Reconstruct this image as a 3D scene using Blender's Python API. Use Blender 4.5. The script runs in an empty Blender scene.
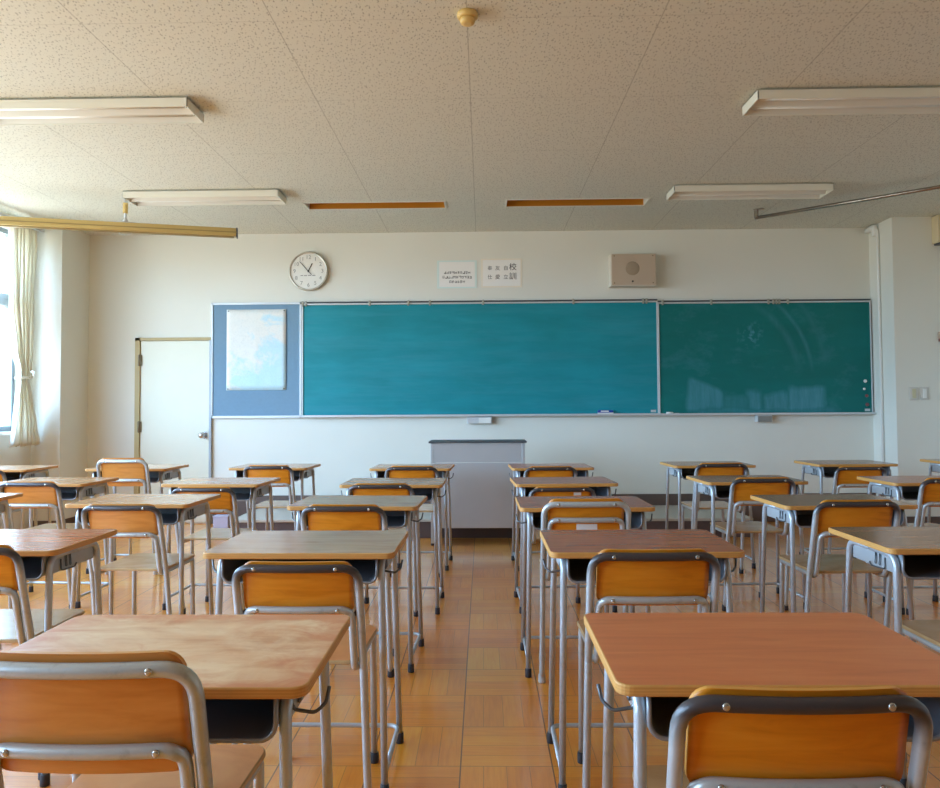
import bpy, bmesh, math, random
from mathutils import Vector, Matrix
random.seed(7)
S = bpy.context.scene
COL = S.collection
PI = math.pi

# ------------------------------------------------------------------ render look
S.view_settings.view_transform = 'Standard'
S.view_settings.look = 'None'
S.view_settings.gamma = 1.0
S.view_settings.exposure = 0.72
S.view_settings.use_curve_mapping = False
S.cycles.use_denoising = True
S.cycles.denoising_prefilter = 'ACCURATE'
S.cycles.denoising_input_passes = 'RGB_ALBEDO_NORMAL'
S.cycles.max_bounces = 10
S.cycles.diffuse_bounces = 6
S.cycles.glossy_bounces = 4
S.cycles.transparent_max_bounces = 12
S.cycles.sample_clamp_indirect = 8.0
S.cycles.caustics_reflective = False
S.cycles.caustics_refractive = False

# ------------------------------------------------------------------ mesh helpers
def new_bm():
    return bmesh.new()

def box(bm, x0, x1, y0, y1, z0, z1, mi=0, bevel=0.0, seg=2):
    vs = [bm.verts.new((x, y, z)) for z in (z0, z1) for y in (y0, y1) for x in (x0, x1)]
    idx = [(0, 2, 3, 1), (4, 5, 7, 6), (0, 1, 5, 4), (2, 6, 7, 3), (0, 4, 6, 2), (1, 3, 7, 5)]
    fs = [bm.faces.new([vs[i] for i in f]) for f in idx]
    for f in fs:
        f.material_index = mi
    if bevel > 0:
        es = list({e for f in fs for e in f.edges})
        r = bmesh.ops.bevel(bm, geom=es, offset=bevel, segments=seg, affect='EDGES', profile=0.5)
        for f in r['faces']:
            f.material_index = mi
    return bm

def fillet(pts, rad, n=6):
    pts = [Vector(p) for p in pts]
    out = [pts[0]]
    for i in range(1, len(pts) - 1):
        a, b, c = pts[i - 1], pts[i], pts[i + 1]
        r = rad[i] if isinstance(rad, (list, tuple)) else rad
        u, v = (a - b), (c - b)
        lu, lv = u.length, v.length
        u.normalize(); v.normalize()
        ang = u.angle(v)
        if r <= 0 or ang > PI - 0.02:
            out.append(b); continue
        d = min(r / math.tan(ang / 2), lu * 0.49, lv * 0.49)
        p0, p1 = b + u * d, b + v * d
        for k in range(n + 1):
            t = k / n
            out.append(p0 * (1 - t) ** 2 + b * (2 * t * (1 - t)) * 1.0 + p1 * t ** 2)
    out.append(pts[-1])
    return out

def tube(bm, path, r, sides=10, mi=0, caps=True):
    path = [Vector(p) for p in path]
    cl = [path[0]]
    for p in path[1:]:
        if (p - cl[-1]).length > 1e-5:
            cl.append(p)
    path = cl
    n = len(path)
    T = []
    for i in range(n):
        if i == 0: t = path[1] - path[0]
        elif i == n - 1: t = path[-1] - path[-2]
        else: t = (path[i + 1] - path[i]).normalized() + (path[i] - path[i - 1]).normalized()
        T.append(t.normalized())
    ref = Vector((0, 0, 1)) if abs(T[0].z) < 0.9 else Vector((0, 1, 0))
    nrm = (ref - T[0] * ref.dot(T[0])).normalized()
    rings = []
    for i in range(n):
        if i > 0:
            ax = T[i - 1].cross(T[i])
            if ax.length > 1e-7:
                nrm = Matrix.Rotation(T[i - 1].angle(T[i]), 3, ax.normalized()) @ nrm
            nrm = (nrm - T[i] * nrm.dot(T[i])).normalized()
        bn = T[i].cross(nrm)
        rr = r[i] if isinstance(r, (list, tuple)) else r
        rings.append([bm.verts.new(path[i] + (nrm * math.cos(2 * PI * k / sides) + bn * math.sin(2 * PI * k / sides)) * rr) for k in range(sides)])
    for i in range(n - 1):
        for k in range(sides):
            f = bm.faces.new((rings[i][k], rings[i][(k + 1) % sides], rings[i + 1][(k + 1) % sides], rings[i + 1][k]))
            f.material_index = mi; f.smooth = True
    if caps:
        f = bm.faces.new(list(reversed(rings[0]))); f.material_index = mi
        f = bm.faces.new(rings[-1]); f.material_index = mi
    return bm

def lathe(bm, prof, centre=(0, 0, 0), axis='Z', sides=24, mi=0, smooth=True):
    """prof: list of (radius, height)"""
    c = Vector(centre)
    rings = []
    for (r, h) in prof:
        ring = []
        for k in range(sides):
            a = 2 * PI * k / sides
            x, y = max(r, 1e-5) * math.cos(a), max(r, 1e-5) * math.sin(a)
            if axis == 'Z': p = Vector((x, y, h))
            elif axis == 'Y': p = Vector((x, -h, y))      # height runs towards -Y (towards the camera)
            else: p = Vector((h, x, y))
            ring.append(bm.verts.new(c + p))
        rings.append(ring)
    for i in range(len(rings) - 1):
        for k in range(sides):
            f = bm.faces.new((rings[i][k], rings[i][(k + 1) % sides], rings[i + 1][(k + 1) % sides], rings[i + 1][k]))
            f.material_index = mi; f.smooth = smooth
    f = bm.faces.new(list(reversed(rings[0]))); f.material_index = mi
    f = bm.faces.new(rings[-1]); f.material_index = mi
    return bm

def rrect(hx, hy, r, n=6):
    pts = []
    for cx, cy, a0 in ((hx - r, hy - r, 0), (-hx + r, hy - r, PI / 2), (-hx + r, -hy + r, PI), (hx - r, -hy + r, 3 * PI / 2)):
        for k in range(n + 1):
            a = a0 + PI / 2 * k / n
            pts.append((cx + r * math.cos(a), cy + r * math.sin(a)))
    return pts

def prism(bm, poly, levels, mi_side=0, mi_top=0, mi_bot=0, shrink=None):
    """poly in XY swept through z levels; levels: list of (z, inset)"""
    rings = []
    cx = sum(p[0] for p in poly) / len(poly); cy = sum(p[1] for p in poly) / len(poly)
    hx = max(abs(p[0] - cx) for p in poly); hy = max(abs(p[1] - cy) for p in poly)
    for z, ins in levels:
        rings.append([bm.verts.new((cx + (x - cx) * (hx - ins) / hx, cy + (y - cy) * (hy - ins) / hy, z)) for x, y in poly])
    n = len(poly)
    for i in range(len(rings) - 1):
        for k in range(n):
            f = bm.faces.new((rings[i][k], rings[i][(k + 1) % n], rings[i + 1][(k + 1) % n], rings[i + 1][k]))
            f.material_index = mi_side
    f = bm.faces.new(list(reversed(rings[0]))); f.material_index = mi_bot
    f = bm.faces.new(rings[-1]); f.material_index = mi_top
    return bm

def to_mesh(name, bm, mats, smooth_angle=None):
    bmesh.ops.recalc_face_normals(bm, faces=bm.faces[:])
    me = bpy.data.meshes.new(name)
    bm.to_mesh(me); bm.free()
    for m in (mats if isinstance(mats, (list, tuple)) else [mats]):
        me.materials.append(m)
    return me

def link(name, me, parent=None, loc=(0, 0, 0), rot=(0, 0, 0)):
    o = bpy.data.objects.new(name, me)
    COL.objects.link(o)
    if parent is not None:
        o.parent = parent
    o.location = loc; o.rotation_euler = rot
    return o

def obj(name, bm, mats, parent=None, loc=(0, 0, 0), rot=(0, 0, 0)):
    return link(name, to_mesh(name, bm, mats), parent, loc, rot)

def tag(o, label=None, cat=None, group=None, kind=None):
    if label: o['label'] = label
    if cat: o['category'] = cat
    if group: o['group'] = group
    if kind: o['kind'] = kind
    return o

def empty(name, loc, rz=0.0):
    o = bpy.data.objects.new(name, None)
    COL.objects.link(o)
    o.location = loc; o.rotation_euler = (0, 0, rz)
    o.empty_display_size = 0.1
    return o

def struct(name, bm, mats, parent=None):
    o = obj(name, bm, mats, parent)
    if parent is None:
        o['kind'] = 'structure'
    return o

# ------------------------------------------------------------------ material helpers
def srgb(r, g, b):
    def f(c):
        c /= 255.0
        return c / 12.92 if c <= 0.04045 else ((c + 0.055) / 1.055) ** 2.4
    return (f(r), f(g), f(b), 1.0)

class NT:
    """small wrapper around a node tree"""
    def __init__(self, name, rough=0.5, metal=0.0, spec=0.5, coat=0.0):
        self.m = bpy.data.materials.new(name)
        self.m.use_nodes = True
        self.t = self.m.node_tree
        self.b = self.t.nodes['Principled BSDF']
        self.b.inputs['Roughness'].default_value = rough
        self.b.inputs['Metallic'].default_value = metal
        self.b.inputs['Specular IOR Level'].default_value = spec
        self.b.inputs['Coat Weight'].default_value = coat
        self._tc = None
    def n(self, typ, **kw):
        nd = self.t.nodes.new(typ)
        for k, v in kw.items():
            setattr(nd, k, v)
        return nd
    def set(self, sock, v):
        if hasattr(v, 'links') or isinstance(v, bpy.types.NodeSocket):
            self.t.links.new(v, sock)
        else:
            sock.default_value = v
    def coord(self, which='Object'):
        if self._tc is None:
            self._tc = self.n('ShaderNodeTexCoord')
        return self._tc.outputs[which]
    def world(self):
        return self.n('ShaderNodeNewGeometry').outputs['Position']
    def rnd(self):
        return self.n('ShaderNodeObjectInfo').outputs['Random']
    def math(self, op, a, b=0.0, c=0.0, clamp=False):
        nd = self.n('ShaderNodeMath', operation=op); nd.use_clamp = clamp
        self.set(nd.inputs[0], a); self.set(nd.inputs[1], b)
        if len(nd.inputs) > 2: self.set(nd.inputs[2], c)
        return nd.outputs[0]
    def sep(self, v):
        nd = self.n('ShaderNodeSeparateXYZ'); self.set(nd.inputs[0], v); return nd.outputs
    def comb(self, x, y, z):
        nd = self.n('ShaderNodeCombineXYZ')
        for i, v in enumerate((x, y, z)): self.set(nd.inputs[i], v)
        return nd.outputs[0]
    def vmul(self, v, s):
        nd = self.n('ShaderNodeVectorMath', operation='MULTIPLY'); self.set(nd.inputs[0], v); nd.inputs[1].default_value = s; return nd.outputs[0]
    def vadd(self, v, s):
        nd = self.n('ShaderNodeVectorMath', operation='ADD'); self.set(nd.inputs[0], v); self.set(nd.inputs[1], s); return nd.outputs[0]
    def noise(self, v, scale=5, detail=3, rough=0.5, dist=0.0):
        nd = self.n('ShaderNodeTexNoise'); self.set(nd.inputs['Vector'], v)
        nd.inputs['Scale'].default_value = scale; nd.inputs['Detail'].default_value = detail
        nd.inputs['Roughness'].default_value = rough; nd.inputs['Distortion'].default_value = dist
        return nd.outputs['Fac']
    def ramp(self, f, stops, interp='LINEAR'):
        nd = self.n('ShaderNodeValToRGB'); self.set(nd.inputs[0], f)
        cr = nd.color_ramp; cr.interpolation = interp
        while len(cr.elements) < len(stops): cr.elements.new(0.5)
        for e, (p, c) in zip(cr.elements, stops):
            e.position = p; e.color = c
        return nd.outputs[0]
    def mix(self, f, a, b, mode='MIX'):
        nd = self.n('ShaderNodeMix', data_type='RGBA', blend_type=mode)
        self.set(nd.inputs[0], f); self.set(nd.inputs[6], a); self.set(nd.inputs[7], b)
        return nd.outputs[2]
    def maprange(self, f, a, b, c=0.0, d=1.0):
        nd = self.n('ShaderNodeMapRange'); self.set(nd.inputs[0], f)
        for i, v in enumerate((a, b, c, d)): nd.inputs[i + 1].default_value = v
        return nd.outputs[0]
    def base(self, c):
        self.set(self.b.inputs['Base Color'], c); return self
    def bump(self, h, strength=0.2, dist=0.01):
        nd = self.n('ShaderNodeBump'); nd.inputs['Strength'].default_value = strength; nd.inputs['Distance'].default_value = dist
        self.set(nd.inputs['Height'], h); self.t.links.new(nd.outputs[0], self.b.inputs['Normal']); return self
    def rough(self, v):
        self.set(self.b.inputs['Roughness'], v); return self

def W(v): return (v, v, v, 1)

def plain(name, rgb, rough=0.5, metal=0.0, spec=0.5, var=0.06, scale=6.0):
    t = NT(name, rough, metal, spec)
    c = srgb(*rgb)
    d = tuple(x * (1 - var * 2) for x in c[:3]) + (1,)
    t.base(t.mix(t.noise(t.coord(), scale, 3), d, c))
    return t.m

# ------------------------------------------------------------------ materials
def mat_wall():
    t = NT('painted_plaster', 0.6, spec=0.3)
    p = t.world()
    n = t.noise(p, 1.3, 4); n2 = t.noise(p, 90, 2)
    c = t.mix(n, srgb(225, 224, 213), srgb(234, 233, 223))
    t.base(c).bump(n2, 0.08, 0.002)
    return t.m
M_wall = mat_wall()

def mat_ceiling():
    t = NT('acoustic_ceiling_board', 0.85, spec=0.2)
    p = t.world(); s = t.sep(p)
    # board joints every 0.91 m
    def joint(c, off, w):
        f = t.math('FRACT', t.math('ADD', t.math('DIVIDE', t.math('SUBTRACT', c, off), 0.91), 40.5))
        return t.math('LESS_THAN', t.math('ABSOLUTE', t.math('SUBTRACT', f, 0.5)), w)
    jx = joint(s[0], -0.0626, 0.0030)
    jy = t.math('MULTIPLY', joint(s[1], 3.4315, 0.0030), 0.45)
    j = t.math('MAXIMUM', jx, jy)
    # fissure pits: three layers of short dashes of different direction
    pits = None
    for k, (ang, sx, sy, thr, gate) in enumerate(((0.25, 46, 20, 0.135, 0.30), (-0.35, 58, 25, 0.125, 0.45), (0.05, 110, 60, 0.12, 0.72))):
        ca, sa = math.cos(ang), math.sin(ang)
        x = t.math('ADD', t.math('MULTIPLY', s[0], ca), t.math('MULTIPLY', s[1], sa))
        y = t.math('SUBTRACT', t.math('MULTIPLY', s[1], ca), t.math('MULTIPLY', s[0], sa))
        v = t.comb(t.math('MULTIPLY', x, sx), t.math('MULTIPLY', y, sy), 3.7 * k)
        vo = t.n('ShaderNodeTexVoronoi'); vo.voronoi_dimensions = '2D'
        t.set(vo.inputs['Vector'], v); vo.inputs['Scale'].default_value = 1.0
        dot = t.math('LESS_THAN', vo.outputs['Distance'], thr)
        g = t.math('GREATER_THAN', t.sep(vo.outputs['Color'])[0], gate)
        q = t.math('MULTIPLY', dot, g)
        pits = q if pits is None else t.math('MAXIMUM', pits, q)
    base = t.mix(t.noise(p, 0.8, 3), srgb(220, 219, 206), srgb(226, 225, 213))
    c = t.mix(t.math('MULTIPLY', pits, 0.50), base, srgb(84, 76, 58))
    c = t.mix(t.math('MULTIPLY', j, 0.36), c, srgb(96, 88, 66))
    t.base(c)
    return t.m
M_ceil = mat_ceiling()

def mat_floor():
    t = NT('varnished_parquet', 0.42, spec=0.8, coat=1.0)
    t.b.inputs['Coat Roughness'].default_value = 0.16
    t.b.inputs['Coat IOR'].default_value = 1.65
    p = t.world(); s = t.sep(p)
    T = 0.303
    u = t.math('ADD', t.math('DIVIDE', t.math('SUBTRACT', s[0], -0.0824), T), 100.0)
    v = t.math('ADD', t.math('DIVIDE', t.math('SUBTRACT', s[1], 2.508), T), 100.0)
    iu, iv = t.math('FLOOR', u), t.math('FLOOR', v)
    fu, fv = t.math('FRACT', u), t.math('FRACT', v)
    par = t.math('MODULO', t.math('ADD', iu, iv), 2.0)          # 0 or 1
    par = t.math('GREATER_THAN', par, 0.5)
    # strips run across X on even blocks, along Y on odd ones
    a = t.math('ADD', t.math('MULTIPLY', fv, t.math('SUBTRACT', 1.0, par)), t.math('MULTIPLY', fu, par))
    b = t.math('ADD', t.math('MULTIPLY', fu, t.math('SUBTRACT', 1.0, par)), t.math('MULTIPLY', fv, par))
    st = t.math('MULTIPLY', a, 4.0)
    ist, fst = t.math('FLOOR', st), t.math('FRACT', st)
    wn = t.n('ShaderNodeTexWhiteNoise'); wn.noise_dimensions = '3D'
    t.set(wn.inputs['Vector'], t.comb(iu, iv, ist))
    r = wn.outputs['Value']
    wn2 = t.n('ShaderNodeTexWhiteNoise'); wn2.noise_dimensions = '2D'
    t.set(wn2.inputs['Vector'], t.comb(iu, iv, 0.0))
    rb = wn2.outputs['Value']
    # grain
    gv = t.comb(t.math('MULTIPLY', a, 26.0), t.math('ADD', t.math('MULTIPLY', b, 1.6), t.math('MULTIPLY', r, 37.0)), t.math('ADD', t.math('MULTIPLY', iu, 7.1), t.math('MULTIPLY', iv, 3.3)))
    g = t.noise(gv, 1.0, 4, 0.55, 0.6)
    tone = t.math('ADD', t.math('ADD', t.math('MULTIPLY', r, 0.22), t.math('MULTIPLY', rb, 0.22)), t.math('MULTIPLY', g, 0.56))
    c = t.ramp(tone, [(0.15, srgb(202, 108, 8)), (0.5, srgb(232, 140, 16)), (0.85, srgb(242, 168, 46))])
    wear = t.noise(p, 1.1, 4)
    c = t.mix(t.maprange(wear, 0.45, 0.75, 0.0, 0.25), c, srgb(222, 172, 108))
    def edge(f, w):
        return t.math('LESS_THAN', t.math('SUBTRACT', 0.5, t.math('ABSOLUTE', t.math('SUBTRACT', f, 0.5))), w)
    seam_s = t.math('MULTIPLY', edge(fst, 0.014), 0.45)
    seam_v = t.math('MULTIPLY', edge(fu, 0.0075), 0.85)
    seam_h = t.math('MULTIPLY', edge(fv, 0.0055), 0.6)
    seam = t.math('MAXIMUM', seam_s, t.math('MAXIMUM', seam_v, seam_h))
    c = t.mix(seam, c, srgb(62, 34, 14))
    t.base(c)
    t.rough(t.maprange(t.noise(p, 3.0, 3), 0.3, 0.7, 0.36, 0.50))
    h = t.math('SUBTRACT', t.math('MULTIPLY', t.noise(t.comb(iu, iv, 0.0), 1.0, 0), 0.0), t.math('MULTIPLY', seam, 0.6))
    h = t.math('ADD', h, t.math('MULTIPLY', t.noise(p, 7.0, 2), 0.5))
    t.bump(h, 0.10, 0.003)
    return t.m
M_floor = mat_floor()

def mat_top(name, c0, c1, c2, wear=0.0, cw=(226, 196, 150), rough=0.3, blotch=False):
    """wood grain along local X"""
    t = NT(name, rough, spec=0.7)
    p = t.vadd(t.coord(), t.comb(0.0, 0.0, t.math('MULTIPLY', t.rnd(), 30.0)))
    g = t.noise(t.vmul(p, (1.6, 15.0, 4.0)), 1.6, 5, 0.6, 0.8)
    g2 = t.noise(t.vmul(p, (3.0, 36.0, 8.0)), 1.0, 2, 0.5)
    f = t.math('ADD', t.math('MULTIPLY', g, 0.8), t.math('MULTIPLY', g2, 0.2))
    c = t.ramp(f, [(0.3, srgb(*c0)), (0.5, srgb(*c1)), (0.7, srgb(*c2))])
    if wear > 0:
        w = t.noise(t.vmul(p, (3.4, 4.6, 1.0) if blotch else (3.2, 5.5, 1.0)), 1.5, 5, 0.62, 0.7)
        c = t.mix(t.maprange(w, 0.38, 0.66, 0.0, wear), c, srgb(*cw))
        if blotch: t.rough(t.maprange(w, 0.4, 0.7, rough, rough + 0.10))
    if blotch:
        b = t.noise(t.vmul(p, (4.0, 7.0, 1.0)), 1.7, 5, 0.65, 1.0)
        q = t.sep(t.coord())
        rim = t.maprange(t.math('MAXIMUM', t.math('DIVIDE', t.math('ABSOLUTE', q[0]), 0.307), t.math('DIVIDE', t.math('ABSOLUTE', q[1]), 0.213)), 0.55, 1.0, 0.0, 0.30)
        c = t.mix(t.maprange(t.math('ADD', b, rim), 0.56, 0.80, 0.0, 0.75), c, srgb(198, 112, 56))
    t.base(c)
    return t.m
TOPS = {
    'pale':  mat_top('worn_pale_wood_top', (190, 124, 74), (208, 152, 100), (218, 168, 118), 0.85, (234, 204, 158), 0.42, True),
    'red':   mat_top('red_brown_laminate_top', (190, 102, 52), (206, 116, 62), (216, 130, 74), 0.0, rough=0.34),
    'dark':  mat_top('dark_red_brown_top', (148, 72, 38), (174, 92, 50), (194, 112, 66), 0.3, (190, 122, 80), 0.22),
    'tan':   mat_top('tan_wood_top', (168, 116, 78), (188, 138, 96), (204, 158, 116), 0.45, (210, 172, 130), 0.19),
    'brown': mat_top('brown_wood_top', (132, 84, 46), (156, 104, 62), (174, 124, 80), 0.3, (188, 142, 98), 0.20),
}

def mat_edge():
    t = NT('plywood_edge', 0.45)
    s = t.sep(t.coord())
    lay = t.math('FRACT', t.math('MULTIPLY', s[2], 190.0))
    n = t.noise(t.vmul(t.coord(), (3, 3, 60)), 2.0, 3)
    c = t.mix(t.maprange(lay, 0.35, 0.65, 0.0, 0.35), srgb(214, 160, 88), srgb(170, 112, 50))
    c = t.mix(t.math('MULTIPLY', n, 0.4), c, srgb(190, 130, 62))
    t.base(c)
    return t.m
M_edge = mat_edge()
M_underside = plain('raw_board_underside', (150, 112, 72), 0.7)

def mat_tube(name, rgb, dark=None, z0=0.6, z1=0.75, rough=0.32):
    """painted steel tube; chairs get a dark worn sleeve of paint around the top rail"""
    t = NT(name, rough, 0.35, 0.5)
    p = t.coord()
    n = t.noise(p, 35, 4, 0.65)
    c = t.mix(t.maprange(n, 0.55, 0.75, 0.0, 0.5), srgb(*rgb), srgb(*[int(x * 0.72) for x in rgb]))
    if dark is not None:
        s = t.sep(p)
        zz = t.math('ADD', s[2], t.math('MULTIPLY', t.math('SUBTRACT', t.noise(p, 9, 3), 0.5), 0.06))
        c = t.mix(t.maprange(zz, z0, z1, 0.0, 0.93), c, srgb(*dark))
    t.base(c)
    return t.m
M_leg = mat_tube('grey_painted_steel', (188, 196, 202))
M_ctube = mat_tube('grey_steel_with_worn_dark_top', (184, 190, 192), (54, 42, 43), 0.69, 0.742)
M_ctube_s = mat_tube('silver_grey_steel', (184, 190, 190))
M_cbar = mat_tube('grey_steel_bar', (188, 192, 192))
M_plate = plain('grey_steel_side_plate', (178, 184, 188), 0.4, 0.2)
M_tray = plain('charcoal_book_tray', (112, 116, 124), 0.35, 0.0, 0.5)
M_tray_rim = plain('grey_tray_rim', (150, 152, 156), 0.35, 0.3)
M_rubber = plain('dark_rubber', (48, 46, 50), 0.6)
M_cap_light = plain('pale_grey_rubber', (190, 188, 184), 0.6)
M_hook = plain('dark_wire', (104, 108, 112), 0.35, 0.7)
M_bolt = plain('steel_bolt_head', (196, 194, 186), 0.25, 0.8)

def mat_ply(name, c0, c1, c2, rough=0.3):
    t = NT(name, rough, spec=0.5)
    p = t.vadd(t.coord(), t.comb(t.math('MULTIPLY', t.rnd(), 17.0), 0.0, 0.0))
    g = t.noise(t.vmul(p, (2.2, 3.0, 14.0)), 2.2, 5, 0.6, 1.0)
    g2 = t.noise(t.vmul(p, (5.0, 5.0, 90.0)), 1.0, 2)
    f = t.math('ADD', t.math('MULTIPLY', g, 0.75), t.math('MULTIPLY', g2, 0.25))
    c = t.ramp(f, [(0.3, srgb(*c0)), (0.5, srgb(*c1)), (0.72, srgb(*c2))])
    t.base(c)
    return t.m
M_back = mat_ply('orange_plywood', (196, 112, 18), (218, 134, 30), (230, 150, 46))
M_back2 = mat_ply('light_orange_plywood', (200, 122, 52), (214, 140, 66), (224, 152, 78))
M_seat = mat_ply('worn_beige_plywood_seat', (172, 128, 82), (192, 150, 104), (206, 170, 128), 0.22)
M_seat2 = mat_ply('orange_plywood_seat', (198, 120, 62), (216, 140, 80), (226, 154, 92), 0.34)
M_ply_edge = plain('plywood_edge_light', (218, 150, 62), 0.45)
M_seat_edge = plain('pale_seat_edge', (196, 160, 112), 0.45)
M_sticker = plain('white_paper_sticker', (236, 236, 236), 0.6, var=0.02)

def mat_board(name, c0, c1, seed, smears=False):
    t = NT(name, 0.55, spec=0.35)
    p = t.vadd(t.world(), (seed, 0, seed * 0.7))
    n = t.noise(t.vmul(p, (0.9, 1, 3.6)), 1.8, 5, 0.6, 0.4)
    n2 = t.noise(t.vmul(p, (1.1, 1, 1.3)), 1.6, 4)
    f = t.math('ADD', t.math('MULTIPLY', n, 0.6), t.math('MULTIPLY', n2, 0.4))
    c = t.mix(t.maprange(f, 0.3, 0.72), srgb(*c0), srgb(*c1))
    s = t.sep(t.world())
    chalk = srgb(110, 178, 206)
    if smears:
        x, z = s[0], s[2]
        wob = t.math('MULTIPLY', t.math('SUBTRACT', t.noise(t.world(), 4.0, 4), 0.5), 0.12)
        def patch(x0, x1, z0, z1, amt, soft=0.03):
            xx = t.math('ADD', x, wob); zz = t.math('ADD', z, wob)
            a = t.math('MULTIPLY', t.maprange(xx, x0 - soft, x0 + soft), t.maprange(xx, x1 + soft, x1 - soft))
            b = t.math('MULTIPLY', t.maprange(zz, z0 - soft, z0 + soft), t.maprange(zz, z1 + soft, z1 - soft))
            return t.math('MULTIPLY', t.math('MULTIPLY', a, b), amt * 1.5)
        tex = t.maprange(t.noise(t.vmul(t.world(), (14, 1, 2)), 1.5, 5, 0.65), 0.3, 0.75, 0.35, 1.0)
        m = t.math('MULTIPLY', patch(2.10, 2.45, 1.14, 1.46, 0.30), t.maprange(t.math('ADD', z, t.math('MULTIPLY', x, 0.45)), 2.46, 2.41))
        for q in ((2.70, 2.85, 1.14, 1.34, 0.30), (2.88, 3.12, 1.12, 1.30, 0.32), (3.12, 3.48, 1.13, 1.36, 0.36), (2.45, 2.72, 1.13, 1.28, 0.16), (2.2, 3.6, 1.10, 1.15, 0.25)):
            m = t.math('MAXIMUM', m, patch(*q))
        # wide wiping arcs
        for (cx, cz, r, w, amt) in ((2.35, 1.45, 1.02, 0.030, 0.26), (2.32, 1.42, 0.92, 0.05, 0.16), (2.30, 1.50, 1.20, 0.05, 0.12)):
            dx = t.math('SUBTRACT', x, cx); dz = t.math('SUBTRACT', z, cz)
            d = t.math('SQRT', t.math('ADD', t.math('MULTIPLY', dx, dx), t.math('MULTIPLY', dz, dz)))
            ring = t.maprange(t.math('ABSOLUTE', t.math('SUBTRACT', d, r)), 0.0, w, 1.0, 0.0)
            up = t.math('MULTIPLY', t.maprange(dz, 0.05, 0.25), t.maprange(dx, 0.35, 0.6))
            m = t.math('MAXIMUM', m, t.math('MULTIPLY', t.math('MULTIPLY', ring, up), amt))
        haze = t.maprange(t.noise(t.vmul(t.world(), (2.2, 1, 3.5)), 1.0, 6, 0.7), 0.54, 0.75, 0.0, 0.16)
        m = t.math('MAXIMUM', t.math('MULTIPLY', m, tex), haze)
        # small scrubbed blot
        m = t.math('MAXIMUM', m, t.math('MULTIPLY', patch(2.66, 2.82, 1.80, 1.98, 0.35, 0.06), t.maprange(t.noise(t.world(), 22.0, 4), 0.5, 0.7)))
        c = t.mix(m, c, chalk)
    else:
        st = t.noise(t.vmul(p, (0.5, 1, 6.0)), 1.6, 5, 0.65)
        c = t.mix(t.maprange(st, 0.45, 0.78, 0.0, 0.16), c, chalk)
    t.base(c)
    return t.m
M_board = mat_board('chalkboard_with_painted_sky_tint_and_dust', (10, 128, 136), (24, 150, 166), 3.1)  # lighter, bluer base: sky reflection put into the colour, besides chalk dust streaks
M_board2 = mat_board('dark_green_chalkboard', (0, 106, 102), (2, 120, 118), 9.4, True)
M_alu = plain('aluminium_trim', (214, 218, 220), 0.35, 0.3, var=0.03)
M_alu_d = plain('dull_aluminium_rail', (150, 152, 150), 0.4, 0.5)
M_felt = plain('blue_grey_felt', (126, 158, 182), 0.85, spec=0.2, var=0.05, scale=40)
M_darkedge = plain('dark_grey_edge', (78, 80, 84), 0.45)
M_white = plain('white_enamel', (236, 236, 230), 0.35, var=0.02)
M_fixture = plain('white_fixture_enamel', (232, 230, 216), 0.4, var=0.02)
M_fixture_in = plain('fixture_reflector', (226, 222, 210), 0.35, var=0.02)
M_cream = plain('cream_plastic', (224, 194, 122), 0.45, var=0.04)
M_cream2 = plain('cream_enamel', (222, 206, 168), 0.45, var=0.03)
M_amber = plain('amber_reflector', (216, 146, 48), 0.32, 0.25, var=0.05)
M_beige_metal = plain('beige_anodised_case', (200, 172, 108), 0.35, 0.4, var=0.04)
M_slot = plain('darker_beige_slot', (160, 136, 86), 0.4, 0.4)
M_brownrod = plain('brown_grey_rod', (164, 152, 138), 0.22, 0.8)
M_wood_dark = plain('dark_brown_skirting', (104, 86, 78), 0.5, var=0.08, scale=3)
M_platform_top = plain('worn_grey_beige_boards', (196, 190, 178), 0.4, var=0.06, scale=3)
M_riser = plain('dark_brown_riser', (100, 84, 82), 0.45, var=0.08, scale=3)
M_door = plain('cream_painted_door', (228, 226, 206), 0.4, var=0.02)
M_jamb = plain('ochre_painted_steel_jamb', (186, 164, 112), 0.5, var=0.05)
M_jamb_grey = plain('grey_steel_jamb', (168, 174, 180), 0.4, 0.2)
M_hinge = plain('bronze_hinge', (128, 112, 84), 0.4, 0.6)
M_chrome = plain('chrome', (210, 212, 214), 0.15, 0.95)
M_speaker = plain('beige_pink_speaker_front', (198, 178, 156), 0.5, var=0.03)
M_speaker_side = plain('cream_speaker_case', (220, 212, 196), 0.5, var=0.03)
M_grille = plain('speaker_grille_cloth', (174, 154, 130), 0.8, var=0.12, scale=140)
M_black = plain('black_plastic', (28, 28, 28), 0.4)
M_paper = plain('white_paper', (246, 244, 240), 0.7, spec=0.2, var=0.02)
M_paper_b = plain('pale_blue_paper_border', (222, 238, 234), 0.7, spec=0.2, var=0.02)
M_paper_c = plain('cream_paper_border', (242, 234, 218), 0.7, spec=0.2, var=0.02)
M_ink = plain('grey_ink', (92, 90, 88), 0.7)
M_ink3 = plain('pale_grey_numeral_print', (158, 158, 154), 0.6)
M_ink2 = plain('dark_ink', (60, 56, 52), 0.7)
M_clockface = plain('white_clock_dial', (238, 238, 232), 0.5, var=0.02)
M_clockrim = plain('satin_clock_rim', (206, 200, 186), 0.3, 0.5)
M_switch = plain('white_switch_plate', (212, 210, 202), 0.4, var=0.03)
M_clip = plain('dull_beige_clip', (176, 172, 158), 0.45, 0.2)
M_ivory = plain('ivory_switch_rocker', (214, 206, 168), 0.4)
M_blue = plain('blue_plastic', (44, 78, 168), 0.45)
M_redmag = plain('brown_red_magnet', (132, 84, 84), 0.4)
M_lilac = plain('pale_lilac_board', (196, 192, 214), 0.6, var=0.08, scale=14)
M_winframe = plain('grey_aluminium_window_frame', (142, 152, 160), 0.4, 0.3)
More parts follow.
